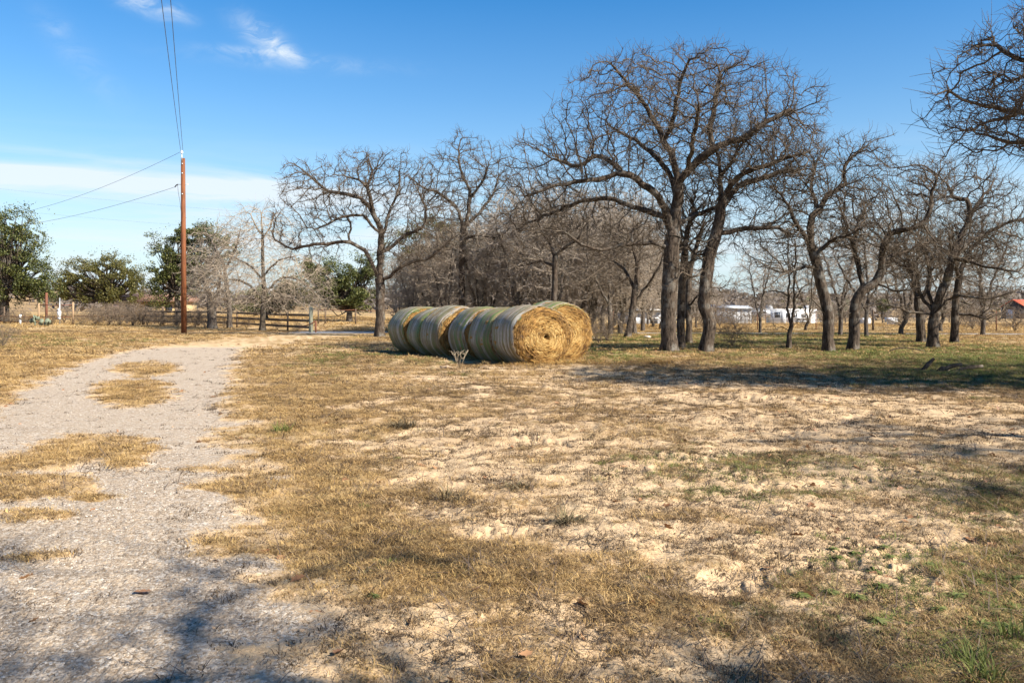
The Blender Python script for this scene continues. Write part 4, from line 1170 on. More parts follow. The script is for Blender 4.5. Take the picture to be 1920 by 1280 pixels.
# ---- generic bare trees standing at the origin, copied where the thicket is
def generic_tree(name, label, cat, group, loc, H, spread, R, seed, natt, mat, stems=3, droop=0.0, low=.25, tw=1.6, twl=(.2, .6), D=.26, dk=.42, tip=.009, leaves=None, thin_at=(.012, .05)):
    rg = np.random.default_rng(seed)
    pos_, par, lid = [], [], []
    hb = H * low
    T = catmull([np.array([0, 0, -.15]), np.array([rg.normal(0, .06), rg.normal(0, .06), hb * .5]), np.array([rg.normal(0, .15), rg.normal(0, .15), hb])], D)
    for i, p in enumerate(T): pos_.append(p); par.append(i - 1); lid.append(0)
    a0 = rg.uniform(0, 6.28)
    for s in range(stems):
        a = a0 + s * 2 * math.pi / stems + rg.normal(0, .3); q = spread * rg.uniform(.35, .75); h = H * rg.uniform(.6, .9)
        k = len(T) - 1 - int(rg.integers(0, max(1, len(T) // 3)))
        b = pos_[k]
        c = catmull([b, b + np.array([q * .35 * math.cos(a), q * .35 * math.sin(a), (h - hb) * .35]), b + np.array([q * math.cos(a + .3), q * math.sin(a + .3), (h - hb)])], D)[1:]
        c += rg.normal(0, .04, c.shape); prev = k
        for p in c: pos_.append(p); par.append(prev); lid.append(s + 1); prev = len(pos_) - 1
    c = np.array([0, 0, hb + (H - hb) * .5])
    A = ellipsoid_pts(rg, natt, c, np.array([spread, spread, (H - hb) * .56]), .45)
    A = A[A[:, 2] > .25]
    P_, par, lid = colonise(rg, np.array(pos_), par, lid, A, D, 2.4, dk, 70, .42, .05 - droop)
    grown = np.where(lid == -1)[0]; P_[grown] += rg.normal(0, .025, (len(grown), 3))
    P_, par, lid = add_twigs(rg, P_, par, lid, tw, twl[0], twl[1], 3, .35, .12 - droop, np.r_[grown, np.where(lid >= 1)[0]])
    r = radii_of(P_, par, tip, R)
    r = np.where(lid != 0, r * .85, r)
    root = empty(name, loc, 0, label, cat, group)
    for nm, me in tree_meshes(P_, par, lid, r, np.zeros(3), lambda k: 'trunk' if k == 0 else ('limb' if k > 0 else 'crown'), thin_at):
        obj(nm, me, MT[mat], root)
    if leaves:
        n, size, lm = leaves
        k = rg.choice(np.where(lid < 0)[0], n)
        leaf_cloud('leaves', P_[k] + rg.normal(0, .12, (n, 3)), rg.uniform(.6, 1.3, n) * size, rg, MT[lm], root)
    return root
def leaf_cloud(name, P_, size, rg, mat, parent, upb=.35, tint=None):
    n = len(P_)
    nr = rg.normal(0, 1, (n, 3)); nr[:, 2] = np.abs(nr[:, 2]) + upb; nr /= np.linalg.norm(nr, axis=1)[:, None]
    t = np.cross(nr, rg.normal(0, 1, (n, 3))); t /= np.linalg.norm(t, axis=1)[:, None] + 1e-9
    b = np.cross(nr, t)
    s = size[:, None]
    V = np.stack([P_ - t * s * .55, P_ + b * s * .36, P_ + t * s * .6, P_ - b * s * .36], 1).reshape(-1, 3)
    F = np.arange(n)[:, None] * 4 + [0, 1, 2, 3]
    ti = rg.uniform(0, 1, n) if tint is None else tint
    me = mesh_np(name, V, [F], False, {'tint': ('FLOAT', np.repeat(ti, 4).astype(np.float32))})
    return obj(name, me, mat, parent)

THG = 'bare grey trees of the thicket behind the hay bales'
THL = 'bare grey tree of the dense thicket behind the hay bales'
rg = np.random.default_rng(101)
protos = []
spots = [(745, 62), (790, 70), (815, 58), (850, 74), (905, 60), (935, 70), (960, 56), (985, 76), (1010, 64), (1060, 58), (1075, 72), (1105, 64), (1130, 55), (1150, 74), (1185, 62), (1205, 56), (1225, 70), (1090, 50), (890, 52), (1000, 50), (775, 54), (1165, 50), (1240, 62), (1265, 74), (1305, 66), (1045, 47), (835, 50), (1215, 84), (1335, 82), (760, 58), (800, 54), (870, 56), (925, 54), (970, 49), (1020, 52), (1110, 52), (1145, 48), (1190, 51), (830, 66), (895, 68)]
for i, (u, d) in enumerate(spots):
    p = px(u, 600, d); x, y = p[0], p[1]
    H = (8.3 + rg.normal(0, .5)) * np.interp(u, [745, 830, 1000, 1180, 1260, 1340], [.62, .72, .98, .95, .72, .5])
    if i < 3:
        root = generic_tree('bare_tree', THL, 'tree', THG, (x, y, gz(x, y) - .05), 8.0, (2.9, 2.6, 3.1)[i], .14, 300 + i, (1500, 1300, 1400)[i], ('bark_grey', 'bark_pale', 'bark_grey')[i], stems=(3, 4, 3)[i], low=(.22, .12, .3)[i], tw=3.4, twl=(.2, .7), tip=.008)
        root.scale = (H / 8.0,) * 3
        protos.append(root)
    else:
        copy_tree(protos[int(rg.integers(0, 3))], (x, y, gz(x, y) - .05), rg.uniform(0, 6.28), H / 8.0)

RG_, RL_ = 'bare small trees behind the right hand oaks', 'small bare grey tree standing some way behind the right hand oaks'
for u, d, H, rz in ((1425, 52, 5.2, .3), (1575, 47, 6.6, 1.9), (1625, 44, 6.0, 4.0), (1690, 49, 7.0, 2.6), (1842, 47, 6.8, .9), (1765, 56, 7.0, 3.3), (1510, 58, 5.6, 2.2)):
    q_ = px(u, 600, d); copy_tree(protos[int(u) % 3], (q_[0], q_[1], gz(q_[0], q_[1]) - .05), rz, H / 8, RL_, RG_)
FG_, FL_ = 'far bare trees along the field edge', 'far bare tree along the edge of the field beyond the right fence'
for i, (u, d) in enumerate(((1290, 150), (1340, 165), (1395, 150), (1440, 175), (1540, 150), (1585, 160), (1620, 175), (1700, 150), (1735, 165), (1780, 150), (1820, 170), (1838, 150), (1560, 190), (1475, 190), (1255, 160), (1660, 190))):
    q_ = px(u, 600, d); copy_tree(protos[i % 3], (q_[0], q_[1], gz(q_[0], q_[1]) - .05), i * 1.3, (.62, .72, .55, .68)[i % 4], FL_, FG_)
# trees that stand just outside the view on the right and behind, and shade the foreground
for (x, y, k, s, lab) in ((6.6, -3.2, 0, 1.3, 'bare tree out of view whose shade falls across the near end of the driveway'),
                          (16.2, 2.4, 2, 1.35, 'bare tree out of view whose shade falls along the right edge of the pasture'),
                          (10.9, -3.6, 1, 1.2, 'bare tree out of view whose shade dapples the bottom right of the pasture'),
                          (15.6, 13.6, 2, 1.2, 'bare tree out of view whose shade lies across the sand at the right'),
                          (19.0, 17.0, 0, 1.15, 'bare tree out of view whose shade stripes the green grass at the right')):
    r_ = copy_tree(protos[k], (x, y, gz(x, y) - .05), 1.0 + x, s, lab)
    if 'group' in r_: del r_['group']

oak('bare_tree', 'small bare tree with a pale drooping fan of twigs in front of the board fence', 57.0,
    [(492, 617), (493, 590), (495, 550), (493, 500), (492, 440), (490, 400)],
    [([(495, 555), (460, 530), (420, 525), (385, 545)], -.8), ([(495, 550), (530, 520), (570, 530), (600, 560)], .8), ([(494, 530), (470, 500), (435, 480)], 1.2), ([(494, 520), (520, 490), (555, 480)], -1.2),
     ([(492, 440), (478, 420), (470, 400)], .4), ([(492, 450), (508, 425), (512, 405)], -.5), ([(495, 560), (480, 560), (440, 565), (415, 590)], 1.6), ([(495, 562), (520, 555), (560, 565), (580, 590)], -1.6)],
    [(492, 520, 112, 58), (490, 440, 62, 55), (425, 545, 60, 36), (562, 548, 60, 38)], .19, 21, group=None, natt=2600, D=.28, dk=.42, tip=.008, mat='bark_pale', tw=2.2, twl=(.4, 1.0), up=-.06, thin_at=(.02, .07))
oak('bare_tree', 'grey brown tree with rusty dead leaves, between the pole and the pale twiggy tree', 62.0,
    [(431, 614), (430, 580), (426, 540), (420, 500)],
    [([(420, 500), (400, 460), (385, 430)], .8), ([(422, 510), (440, 470), (450, 440)], -.8), ([(428, 560), (400, 530), (370, 510)], 1.0)],
    [(410, 490, 62, 70), (440, 460, 40, 50), (375, 540, 35, 40)], .18, 22, group=None, natt=1500, D=.3, dk=.45, tip=.009, mat='bark_grey', tw=2.2, twl=(.3, .8))
oak('bare_tree', 'short dark forked trunk swallowed in dead vines, left of the pale twiggy tree', 61.0,
    [(398, 612), (397, 590), (395, 560)],
    [([(395, 560), (385, 530), (375, 500)], .8), ([(396, 570), (410, 540), (415, 510)], -.8)],
    [(390, 530, 45, 45)], .3, 23, group=None, natt=700, D=.3, dk=.45, tip=.01, mat='bark_grey', tw=2.0, twl=(.3, .8))

# ---- evergreens
def evergreen(name, label, d, foot, blobs, seed, mat, size=.2, n=15000, group=None, R=.3, cl=.55):
    rg = np.random.default_rng(seed)
    f = px(foot, HOR, d); f[2] = gz(f[0], f[1])
    root = empty(name, f, 0, label, 'tree', group)
    k = d / FPX
    tot = sum(b[2] * b[3] for b in blobs)
    T = MB(); top = px(blobs[0][0], blobs[0][1], d) - f
    mid = np.array([top[0] * .3, rg.normal(0, .2), top[2] * .45])
    T.tube(catmull([(0, 0, -.2), mid * .6, mid, top * .8], .5), np.linspace(R, R * .35, len(catmull([(0, 0, -.2), mid * .6, mid, top * .8], .5))), 8)
    T.build('trunk', MT['bark'], root, True)
    Br = MB(); P_, S = [], []
    ncl = 0
    for (cu, cv, ru, rv) in blobs:
        share = ru * rv / tot
        c = px(cu, cv, d) - f; rad = np.array([ru * k, .8 * (ru + rv) * .5 * k, rv * k])
        n2 = int(n * 2.8); m = max(6, int(share * n / 75))
        cc = ellipsoid_pts(rg, m, c, rad * rg.uniform(.62, 1.22, (m, 1)), .34)
        for q in cc:
            Br.tube([mid + rg.normal(0, .2, 3), mid * .5 + q * .5 + rg.normal(0, .3, 3) + [0, 0, -.2], q], [R * .28, R * .14, .015], 4, False)
        nn = int(share * n2 / m)
        for q in cc:
            s = cl * rg.uniform(.45, 1.15)
            w = q + rg.normal(0, 1, (nn, 3)) * [s, s, s * .55]
            P_.append(w)
    P_ = np.concatenate(P_)
    P_ = P_[fbm(P_[:, 0] * .75 + P_[:, 1] * .3 + seed, P_[:, 2] * .85, seed, 3) > -.13]
    P_[:, 2] = np.maximum(P_[:, 2], .15)
    Br.build('branches', MT['bark'], root, True)
    leaf_cloud('crown', P_, rg.uniform(.6, 1.4, len(P_)) * size * .56, rg, MT[mat], root)
    return root
evergreen('live_oak', 'large dark live oak at the left end, taller than the fence', 74, 8, [(15, 450, 66, 62), (55, 510, 42, 55), (-60, 470, 70, 85), (10, 540, 60, 35), (75, 545, 25, 25)], 31, 'leaf_dark', .21, 26000, R=.45, cl=.6)
evergreen('live_oak', 'rounded olive green oak far off between the left live oak and the pole', 108, 205, [(190, 512, 72, 36), (140, 540, 38, 30), (245, 528, 28, 30), (205, 553, 62, 18), (115, 545, 22, 28)], 32, 'leaf_olive', .26, 20000, R=.5, cl=.7)
evergreen('live_oak', 'dark evergreen oak right behind the utility pole', 78, 335, [(320, 480, 40, 52), (365, 440, 48, 28), (395, 480, 35, 55), (305, 530, 30, 42), (350, 520, 50, 40), (425, 460, 25, 30)], 33, 'leaf_dark', .2, 22000, R=.35)
evergreen('live_oak', 'dense green evergreen beyond the road, left of the left oak trunk', 76, 655, [(655, 540, 45, 42), (610, 525, 42, 48), (680, 555, 30, 34), (690, 500, 30, 26), (580, 500, 22, 26)], 34, 'leaf_dark', .2, 20000, R=.3)
evergreen('live_oak', 'low green oak bush seen through the pale drooping twigs', 79, 500, [(500, 560, 45, 26), (550, 545, 35, 34), (465, 570, 30, 20)], 35, 'leaf_dark', .2, 10000, R=.2)
evergreen('live_oak', 'grey green oak showing through the thicket behind the hay row', 92, 820, [(810, 440, 60, 40), (760, 470, 40, 50), (880, 470, 60, 40), (780, 540, 50, 40)], 36, 'leaf_olive', .24, 12000, R=.3, cl=.7)
evergreen('cedar_tree', 'small dark cedar far off between the right oaks', 165, 1655, [(1655, 573, 13, 10), (1656, 564, 7, 8)], 37, 'leaf_dark', .35, 1600, R=.15, cl=.4)

# ---- brush and weeds
def shrub_at(proto, u, d, s, rz, label=None, group=None):
    p = px(u, 600, d)
    return copy_tree(proto, (p[0], p[1], gz(p[0], p[1]) - .03), rz, s, label, group)
BRL, BRG = 'leafless tangled brush growing along the left fence', 'brush along the left fence'
p = px(205, 600, 67.5)
brush = generic_tree('brush', BRL, 'shrub', BRG, (p[0], p[1], gz(p[0], p[1])), 1.7, 1.5, .05, 41, 520, 'brush_bark', stems=6, low=.06, tw=2.2, twl=(.15, .5), D=.16, dk=.26, tip=.007)
rg = np.random.default_rng(43)
for u, d, s in [(178, 68, .8), (225, 67, .9), (250, 66.5, 1.0), (275, 67, .85), (300, 66, .7), (335, 64, .6), (365, 64, .75), (385, 63, .7), (20, 71, .55), (50, 70, .5), (95, 69, .5), (150, 69, .5), (188, 71, 1.0), (240, 70, 1.1), (290, 70, .8), (262, 67, .5), (35, 73, .7), (120, 72, .8), (330, 66, .5), (350, 68, .8), (420, 62, .5), (462, 61, .45), (520, 59, .35), (558, 56, .35)]:
    shrub_at(brush, u, d, s, rg.uniform(0, 6.28))
pile = shrub_at(brush, 1140, 39, .85, 1.2, 'low heap of bare fallen branches right of the hay bales')
del pile['group']
q = shrub_at(brush, 1123, 36.5, .5, 2.2, 'small snarl of pale dead sticks touching the end of the branch heap'); del q['group']
q = shrub_at(brush, 1905, 56, .95, .4, 'round leafless bush at the right edge below the red roofed barn'); del q['group']
q = shrub_at(brush, 1375, 34, .55, .9, 'sparse wispy weed bush just right of the bent oak'); del q['group']
q = shrub_at(brush, 1412, 98, .9, .7, 'bare bush in front of the nose of the horse trailer'); del q['group']
q = shrub_at(brush, 6, 33, .5, .7, 'dry leafless weed at the left edge of the mown grass'); del q['group']
FBG, FBL = 'brush beyond the right wire fence', 'bare scrub beyond the right wire fence'
for u, d, s in [(1560, 62, .7), (1690, 66, .8), (1825, 60, .8), (1838, 68, .8), (1800, 75, 1.0), (1350, 70, 1.1), (1380, 62, .9), (1320, 58, .8), (1605, 80, 1.0), (1545, 95, 1.2)]:
    shrub_at(brush, u, d, s, rg.uniform(0, 6.28), FBL, FBG)

# prickly pear
p = px(72, 600, 66); cx = empty('prickly_pear', (p[0], p[1], gz(p[0], p[1])), 0, 'grey green prickly pear cactus at the foot of the left fence', 'cactus')
rg = np.random.default_rng(44)
pm = None
for i in range(16):
    a = np.linspace(0, 2 * math.pi, 13)[:-1]
    if pm is None:
        V = np.r_[np.c_[.11 * np.sin(a), np.full(12, .016), .15 - .15 * np.cos(a)], np.c_[.11 * np.sin(a), np.full(12, -.016), .15 - .15 * np.cos(a)], [[0, .03, .15], [0, -.03, .15]]]
        F3 = [(24, (j + 1) % 12, j) for j in range(12)] + [(25, 12 + j, 12 + (j + 1) % 12) for j in range(12)]
        F4 = [(j, (j + 1) % 12, 12 + (j + 1) % 12, 12 + j) for j in range(12)]
        pm = mesh_np('pad', V, [np.array(F3), np.array(F4)], True)
    o = obj('pad', pm, MT['cactus'], cx)
    tier = i % 3
    o.location = (rg.normal(0, .42), rg.normal(0, .25), tier * .22); o.rotation_euler = (rg.normal(0, .3), rg.normal(0, .45), rg.uniform(0, 6.28)); s = rg.uniform(.9, 1.5); o.scale = (s, s, s)

# ------------------------------------------------------------------ utility pole and wires
p = px(345, 625, 51); zg = gz(p[0], p[1])
pole = empty('utility_pole', (p[0], p[1], zg), 0, 'tall reddish brown wooden utility pole beside the driveway', 'utility pole')
Hp = CAM_H + (HOR - 297) / FPX * 51 - zg
MB().tube([(0, 0, -.3), (-.03, 0, Hp * .5), (-.06, 0, Hp)], [.165, .145, .12], 16).build('shaft', MT['pole'], pole, True)
MB().box((-.085, -.13, Hp + .0), (.05, .03, .55)).build('bracket', MT['steel'], pole)
ins = MB().tube([(-.085, -.13, Hp + .26), (-.085, -.13, Hp + .30), (-.085, -.13, Hp + .31), (-.085, -.13, Hp + .36), (-.085, -.13, Hp + .37), (-.085, -.13, Hp + .43)], [.03, .09, .05, .085, .05, .06], 10)
ins.build('insulator', MT['porcelain'], pole, True)
for h in (Hp - .35, Hp - .92, Hp - 2.15):
    MB().tube([(-.055, -.14, h), (-.055, -.175, h)], .05, 8).build('bolt_plate', MT['steel'], pole)
nh = CAM_H + (HOR - 346) / FPX * 51 - zg
MB().tube([(.3, -.02, nh), (-.36, -.02, nh)], .016, 6).build('through_bolt', MT['steel'], pole)
MB().tube([(-.36, -.02, nh), (-.5, .1, nh - .03), (-.62, .2, nh - .12)], .035, 6).build('clamp', MT['wire'], pole)
MB().tube(catmull([(-.36, -.05, nh - .05), (-.30, -.1, nh - .5), (-.2, -.12, nh - 1.0), (-.13, -.13, nh - 1.6)], .2), .012, 4).build('ground_lead', MT['wire'], pole)
def wire(name, a, b, sag, label, group=None, r=.011, n=40):
    a, b = np.array(a, float), np.array(b, float); t = np.linspace(0, 1, n)[:, None]
    P_ = a * (1 - t) + b * t; P_[:, 2] -= (4 * sag * t * (1 - t))[:, 0]
    o = MB().tube(P_ - a, r, 4).build(name, MT['wire'], None, True); o.location = a
    return tag(o, label, 'wire', group)
top = np.array([p[0] - .085, p[1] - .13, zg + Hp + .40])
wire('overhead_wire', top + [-.06, 0, 0], (1.0, -6.0, 11.6), .35, 'left of the two close overhead wires running from the pole top towards the viewer', 'overhead wires of the utility pole')
wire('overhead_wire', top + [.07, 0, .02], (1.45, -6.0, 11.75), .35, 'right of the two close overhead wires running from the pole top towards the viewer', 'overhead wires of the utility pole')
wire('overhead_wire', top + [-.09, 0, -.05], (-60, 91, 11.1), 1.3, 'upper sagging wire running left from the pole top behind the live oak', 'overhead wires of the utility pole')
wire('overhead_wire', (p[0] - .62, p[1] + .2, zg + nh - .12), (-60, 91, 10.2), .95, 'lower sagging wire running left from the side clamp of the pole', 'overhead wires of the utility pole')
a = px(-60, 347, 150); b = px(720, 415, 130)
wire('distant_wire', a, b, .5, 'upper of two faint distant wires crossing low in the sky at the left', 'distant wires', .007)
a = px(-40, 388, 150); b = px(720, 445, 130)
wire('distant_wire', a, b, .5, 'lower of two faint distant wires crossing low in the sky at the left', 'distant wires', .007)

# ------------------------------------------------------------------ fences
def G3(u, d, h=0.0):
    q = px(u, 600, d); return np.array([q[0], q[1], gz(q[0], q[1]) + h])
# left wire fence with pipe rails
f0 = G3(8, 71)
fe = empty('wire_fence', f0, 0, 'left wire fence of mixed wooden posts with rusty pipe rails', 'fence')
lp = [(-30, 71.5, .12, 1.35, 'old_wood'), (8, 71, .13, 1.38, 'old_wood'), (73, 69.5, .16, 1.72, 'tan_wood'), (137, 69, .17, 1.80, 'tan_wood'), (205, 68, .1, 1.3, 'old_wood'), (248, 67.5, .1, 1.3, 'old_wood')]
for (u, d, w, h, m) in lp:
    q = G3(u, d) - f0
    MB().tube([q + [0, 0, -.2], q + [0, 0, h]], [w * .55, w * .5], 8).build('post', MT[m], fe)
def runs(lst, h, r, nm, m, root, o):
    for (a, b) in zip(lst[:-1], lst[1:]):
        MB().tube([G3(a[0], a[1], h) - o, (G3(a[0], a[1], h) + G3(b[0], b[1], h)) / 2 - o - [0, 0, r * 2], G3(b[0], b[1], h) - o], r, 5).build(nm, MT[m], root)
runs(lp[2:4], 1.58, .035, 'rail', 'rust', fe, f0)
runs(lp[:4], .62, .03, 'rail', 'rust', fe, f0); runs(lp[:3], .18, .03, 'rail', 'rust', fe, f0)
runs(lp[3:], .72, .03, 'rail', 'rust', fe, f0)
for h in (1.3, 1.05, .85): runs(lp, h, .007, 'wire', 'wire', fe, f0)
# board fence curving to the gate post
f1 = G3(440, 64.5)
fb = empty('board_fence', f1, 0, 'dark weathered board fence curving to the grey gate post', 'fence')
bp = [(268, 68.5, 1.35), (305, 67.5, 1.5), (330, 67, 1.4), (372, 66.3, 1.3), (405, 65.6, 1.3), (444, 64, 1.25), (489, 61, 1.3), (539, 57, 1.25), (583, 53.2, 1.25)]
for (u, d, h) in bp[:-1]:
    q = G3(u, d) - f1
    MB().box(q + [0, .06, h / 2 - .1], (.13 if u > 400 else .2, .11, h + .2), .3).build('post', MT['old_wood'], fb)
for (a, b) in zip(bp[:-1], bp[1:]):
    for h in (.32, .72, 1.08):
        MB().bar(G3(a[0], a[1], h) - f1, G3(b[0], b[1], h) - f1, .035, .15).build('board', MT['old_wood'], fb)
gp = G3(583, 53.0)
gpo = MB().tube([(0, 0, -.3), (0, 0, .8), (.01, 0, 1.6)], [.135, .125, .115], 12).build('gate_post', MT['grey_wood'], None, True); gpo.location = gp
tag(gpo, 'thick round grey green gate post at the end of the board fence', 'post')
g2 = G3(592, 52.6)
gt = empty('pipe_gate_stub', g2, 0, 'rusty red pipe leaning from a short red post at the gate', 'gate')
MB().tube([(0, 0, -.2), (0, 0, .72)], .055, 8).build('post', MT['rust'], gt)
MB().tube([(-1.15, .5, .33), (-.4, .15, .5), (0, -.06, .72)], .035, 6).build('pipe', MT['rust'], gt)
# net wire fence beyond the road
f2 = G3(667, 70)
fr = empty('net_fence', f2, 0, 'square net wire fence on dark posts beyond the road by the gate', 'fence')
rp = [(597, 70.5), (610, 70.4), (667, 70), (720, 69.7), (775, 69.5), (830, 69.3), (885, 69)]
for (u, d) in rp:
    q = G3(u, d) - f2
    MB().tube([q + [0, 0, -.2], q + [0, 0, 1.28]], [.07, .06], 7).build('post', MT['old_wood'], fr)
runs(rp, 1.18, .03, 'rail', 'rust', fr, f2)
for h in (1.0, .8, .6, .42, .25): runs(rp, h, .008, 'wire', 'wire', fr, f2)
vw = MB()
for i in range(95):
    t = i / 94; u = 597 + (885 - 597) * t; d = 70.4 - 1.4 * t
    q = G3(u, d) - f2; vw.tube([q + [0, 0, .2], q + [0, 0, 1.15]], .006, 3, False)
tag(vw.build('upright_wires', MT['wire'], fr), kind='stuff')
# right wire fence
f3 = G3(1637, 57)
fw = empty('wire_fence', f3, 0, 'thin wire fence on steel posts behind the right hand oaks', 'fence')
wp = [(1060, 60), (1150, 59.5), (1240, 59), (1330, 58.6), (1420, 58.2), (1530, 57.6), (1637, 57), (1755, 56.6), (1868, 56.2), (1990, 55.8)]
for i, (u, d) in enumerate(wp):
    q = G3(u, d) - f3
    if i == 6: MB().tube([q + [0, 0, -.2], q + [0, 0, 1.4]], [.075, .065], 8).build('post', MT['old_wood'], fw)
    else: MB().box(q + [0, 0, .6], (.05, .05, 1.5)).build('post', MT['rust'], fw)
for h in (1.2, .95, .7, .45): runs(wp, h, .0065, 'wire', 'wire', fw, f3)

# small things by the fences
o = empty('meter_post', G3(111, 68.6), 0, 'white electric meter box under a round meter on a thin grey pole', 'meter')
MB().tube([(0, .08, -.2), (0, .08, 2.15)], .04, 8).build('pole', MT['steel'], o)
MB().box((0, 0, .86), (.24, .16, .46)).build('box', MT['white'], o)
MB().tube([(0, -.02, 1.2), (0, -.12, 1.2)], .10, 14).build('meter', MT['white'], o, True)
MB().box((0, 0, .5), (.2, .14, .2)).build('lower_box', MT['offwhite'], o)
o = empty('marker_post', G3(38, 70.2), 0, 'short white marker post with a dark gap in its middle, behind the left fence', 'marker')
MB().tube([(0, 0, -.1), (0, 0, .34)], .08, 8).build('stub', MT['white'], o); MB().tube([(0, 0, .34), (0, 0, .46)], .045, 8).build('neck', MT['tyre'], o); MB().tube([(0, 0, .46), (0, 0, .76)], .085, 8).build('cap', MT['white'], o)
o = MB().tube([(0, 0, -.2), (.01, 0, 2.55)], [.11, .10], 8).build('rusty_post', MT['rust'], None); o.location = G3(87, 72); tag(o, 'tall rusty brown post standing behind the left fence', 'post')
o = empty('small_shed', G3(242, 128), 0, 'tiny pinkish gabled shed far off under the olive green oak', 'shed')
MB().box((0, 0, .8), (3.4, 3, 1.9)).build('wall', MT['pink_wall'], o)
MB().add([(-1.9, -1.7, 1.75), (1.9, -1.7, 1.75), (1.9, 1.7, 1.75), (-1.9, 1.7, 1.75), (0.3, -1.7, 2.6), (.3, 1.7, 2.6)], [(0, 1, 4), (3, 5, 2), (0, 4, 5, 3), (1, 2, 5, 4), (0, 3, 2, 1)]).build('roof', MT['brown_roof'], o)
o = empty('long_shed', G3(298, 118), 0, 'long low tan building with a brown roof behind the fence at the pole', 'building')
MB().box((0, 0, 1.0), (9.0, 4, 2.2)).build('wall', MT['tan_wall'], o)
MB().add([(-5, -2.6, 1.95), (5, -2.6, 1.95), (5, 2.6, 1.95), (-5, 2.6, 1.95), (-5, 0, 3.0), (5, 0, 3.0)], [(0, 1, 5, 4), (2, 3, 4, 5), (0, 4, 3), (1, 2, 5), (0, 3, 2, 1)]).build('roof', MT['brown_roof'], o)
for x in (-3.2, -.6, 2.2): MB().box((x, -2.03, 1.0), (.9, .06, 1.0)).build('window', MT['glass'], o)

# ------------------------------------------------------------------ horse trailer, sheds, barn
d = 122; k = d / FPX; q = G3(1484, d)
zt = lambda v: CAM_H + (HOR - v) / FPX * d - q[2]
xt = lambda u: (u - 1484) * k
ht = empty('horse_trailer', q, 0, 'long white gooseneck horse trailer parked beyond the right fence', 'trailer')
zb = zt(611); ztop = zt(580)
bd = MB().box(((xt(1441) + xt(1526)) / 2, 0, (zb + ztop) / 2 + .05), (xt(1526) - xt(1441), 2.3, ztop - zb - .1))
bd.build('body', MT['white'], ht)
V = []
for y in (-1.1, 1.1):
    V += [(xt(1441) - .003, y, zt(594)), (xt(1414), y, zt(593)), (xt(1409), y, zt(590)), (xt(1411), y, zt(581)), (xt(1441) - .003, y, zt(580))]
MB().add(V, [(0, 1, 2, 3), (0, 3, 4), (8, 7, 6, 5), (9, 8, 5), (0, 5, 6, 1), (1, 6, 7, 2), (2, 7, 8, 3), (3, 8, 9, 4)]).build('nose', MT['white'], ht)
MB().box(((xt(1409) + xt(1526)) / 2, 0, ztop + .05), (xt(1526) - xt(1409), 2.34, .1)).build('roof_edge', MT['white'], ht)
for u in (1442, 1513):
    MB().box((xt(u), 0, ztop + .36), (.85, .8, .5), 0, .85).build('air_conditioner', MT['offwhite'], ht)
for (u0, u1, v0, v1) in ((1419, 1431, 583, 588), (1448, 1459, 585, 595), (1469, 1477, 587, 594), (1482, 1490, 587, 594), (1498, 1506, 588, 596)):
    w = MB().box(((xt(u0) + xt(u1)) / 2, -1.16, (zt(v0) + zt(v1)) / 2), (xt(u1) - xt(u0), .05, zt(v0) - zt(v1))).build('window', MT['glass'], ht)
    MB().box(((xt(u0) + xt(u1)) / 2, -1.165, zt(v1) - .05), (xt(u1) - xt(u0) + .1, .07, .05)).build('sill', MT['offwhite'], w)
dr = MB().box((xt(1464), -1.165, (zt(609) + zt(584)) / 2), (.7, .035, zt(584) - zt(609))).build('door', MT['offwhite'], ht)
MB().box((xt(1464) + .24, -1.2, zt(598)), (.12, .04, .06)).build('handle', MT['steel'], dr)
for u in (1492, 1503):
    w = MB().tube([(xt(u), -1.2, .36), (xt(u), -.95, .36)], .38, 16).build('wheel', MT['tyre'], ht)
    MB().tube([(xt(u), -1.22, .36), (xt(u), -1.19, .36)], .2, 12).build('hub', MT['steel'], w)
MB().box((xt(1497.5), -1.2, .82), (1.95, .2, .07)).build('fender', MT['offwhite'], ht)
MB().box((xt(1416), 0, zt(602)), (.14, .14, zt(593) - zt(611))).build('hitch', MT['steel'], ht)
MB().bar((xt(1441), -1.155, zt(600)), (xt(1526), -1.155, zt(600)), .03, .05).build('trim_strip', MT['steel'], ht)

q = G3(1484, 112)
cf = empty('corral_panel', q, 0, 'grey pipe corral panels standing in front of the white horse trailer', 'fence')
for i in range(9):
    x = -3.4 + i * .98
    MB().tube([(x, 0, -.1), (x, 0, 1.75)], .035, 6).build('post', MT['rust'] if i % 3 == 0 else MT['steel'], cf)
for h in (.35, .8, 1.25, 1.7): MB().tube([(-3.4, 0, h), (4.44, 0, h)], .022, 5).build('rail', MT['steel'], cf)

d = 118; q = G3(1365, d); k = d / FPX
zt = lambda v: CAM_H + (HOR - v) / FPX * d - q[2]
ms = empty('metal_shed', q, 0, 'long pale bluish metal shed left of the white horse trailer', 'shed')
x0, x1 = (1332 - 1365) * k, (1402 - 1365) * k
MB().box(((x0 + x1) / 2, 0, (zt(577) - .2) / 2 - .1), (x1 - x0, 4, zt(577) + .2)).build('wall', MT['offwhite'], ms)
MB().add([(x0 - .2, -2.3, zt(577)), (x1 + .2, -2.3, zt(579)), (x1 + .2, 2.3, zt(579)), (x0 - .2, 2.3, zt(577)), (x0 - .2, 0, zt(571)), (x1 + .2, 0, zt(573))], [(0, 1, 5, 4), (2, 3, 4, 5), (0, 4, 3), (1, 2, 5), (0, 3, 2, 1)]).build('roof', MT['steel'], ms)
for i in range(9): MB().box((x0 + .3 + i * (x1 - x0 - .6) / 8, -2.02, zt(577) * .5), (.05, .05, zt(577) * .96)).build('rib', MT['steel'], ms)
q = G3(1200, 96); k = 96 / FPX
zt = lambda v: CAM_H + (HOR - v) / FPX * 96 - q[2]
cs = empty('camper_shed', q, 0, 'dull white shed with one dark window behind twigs left of the tallest oak', 'shed')
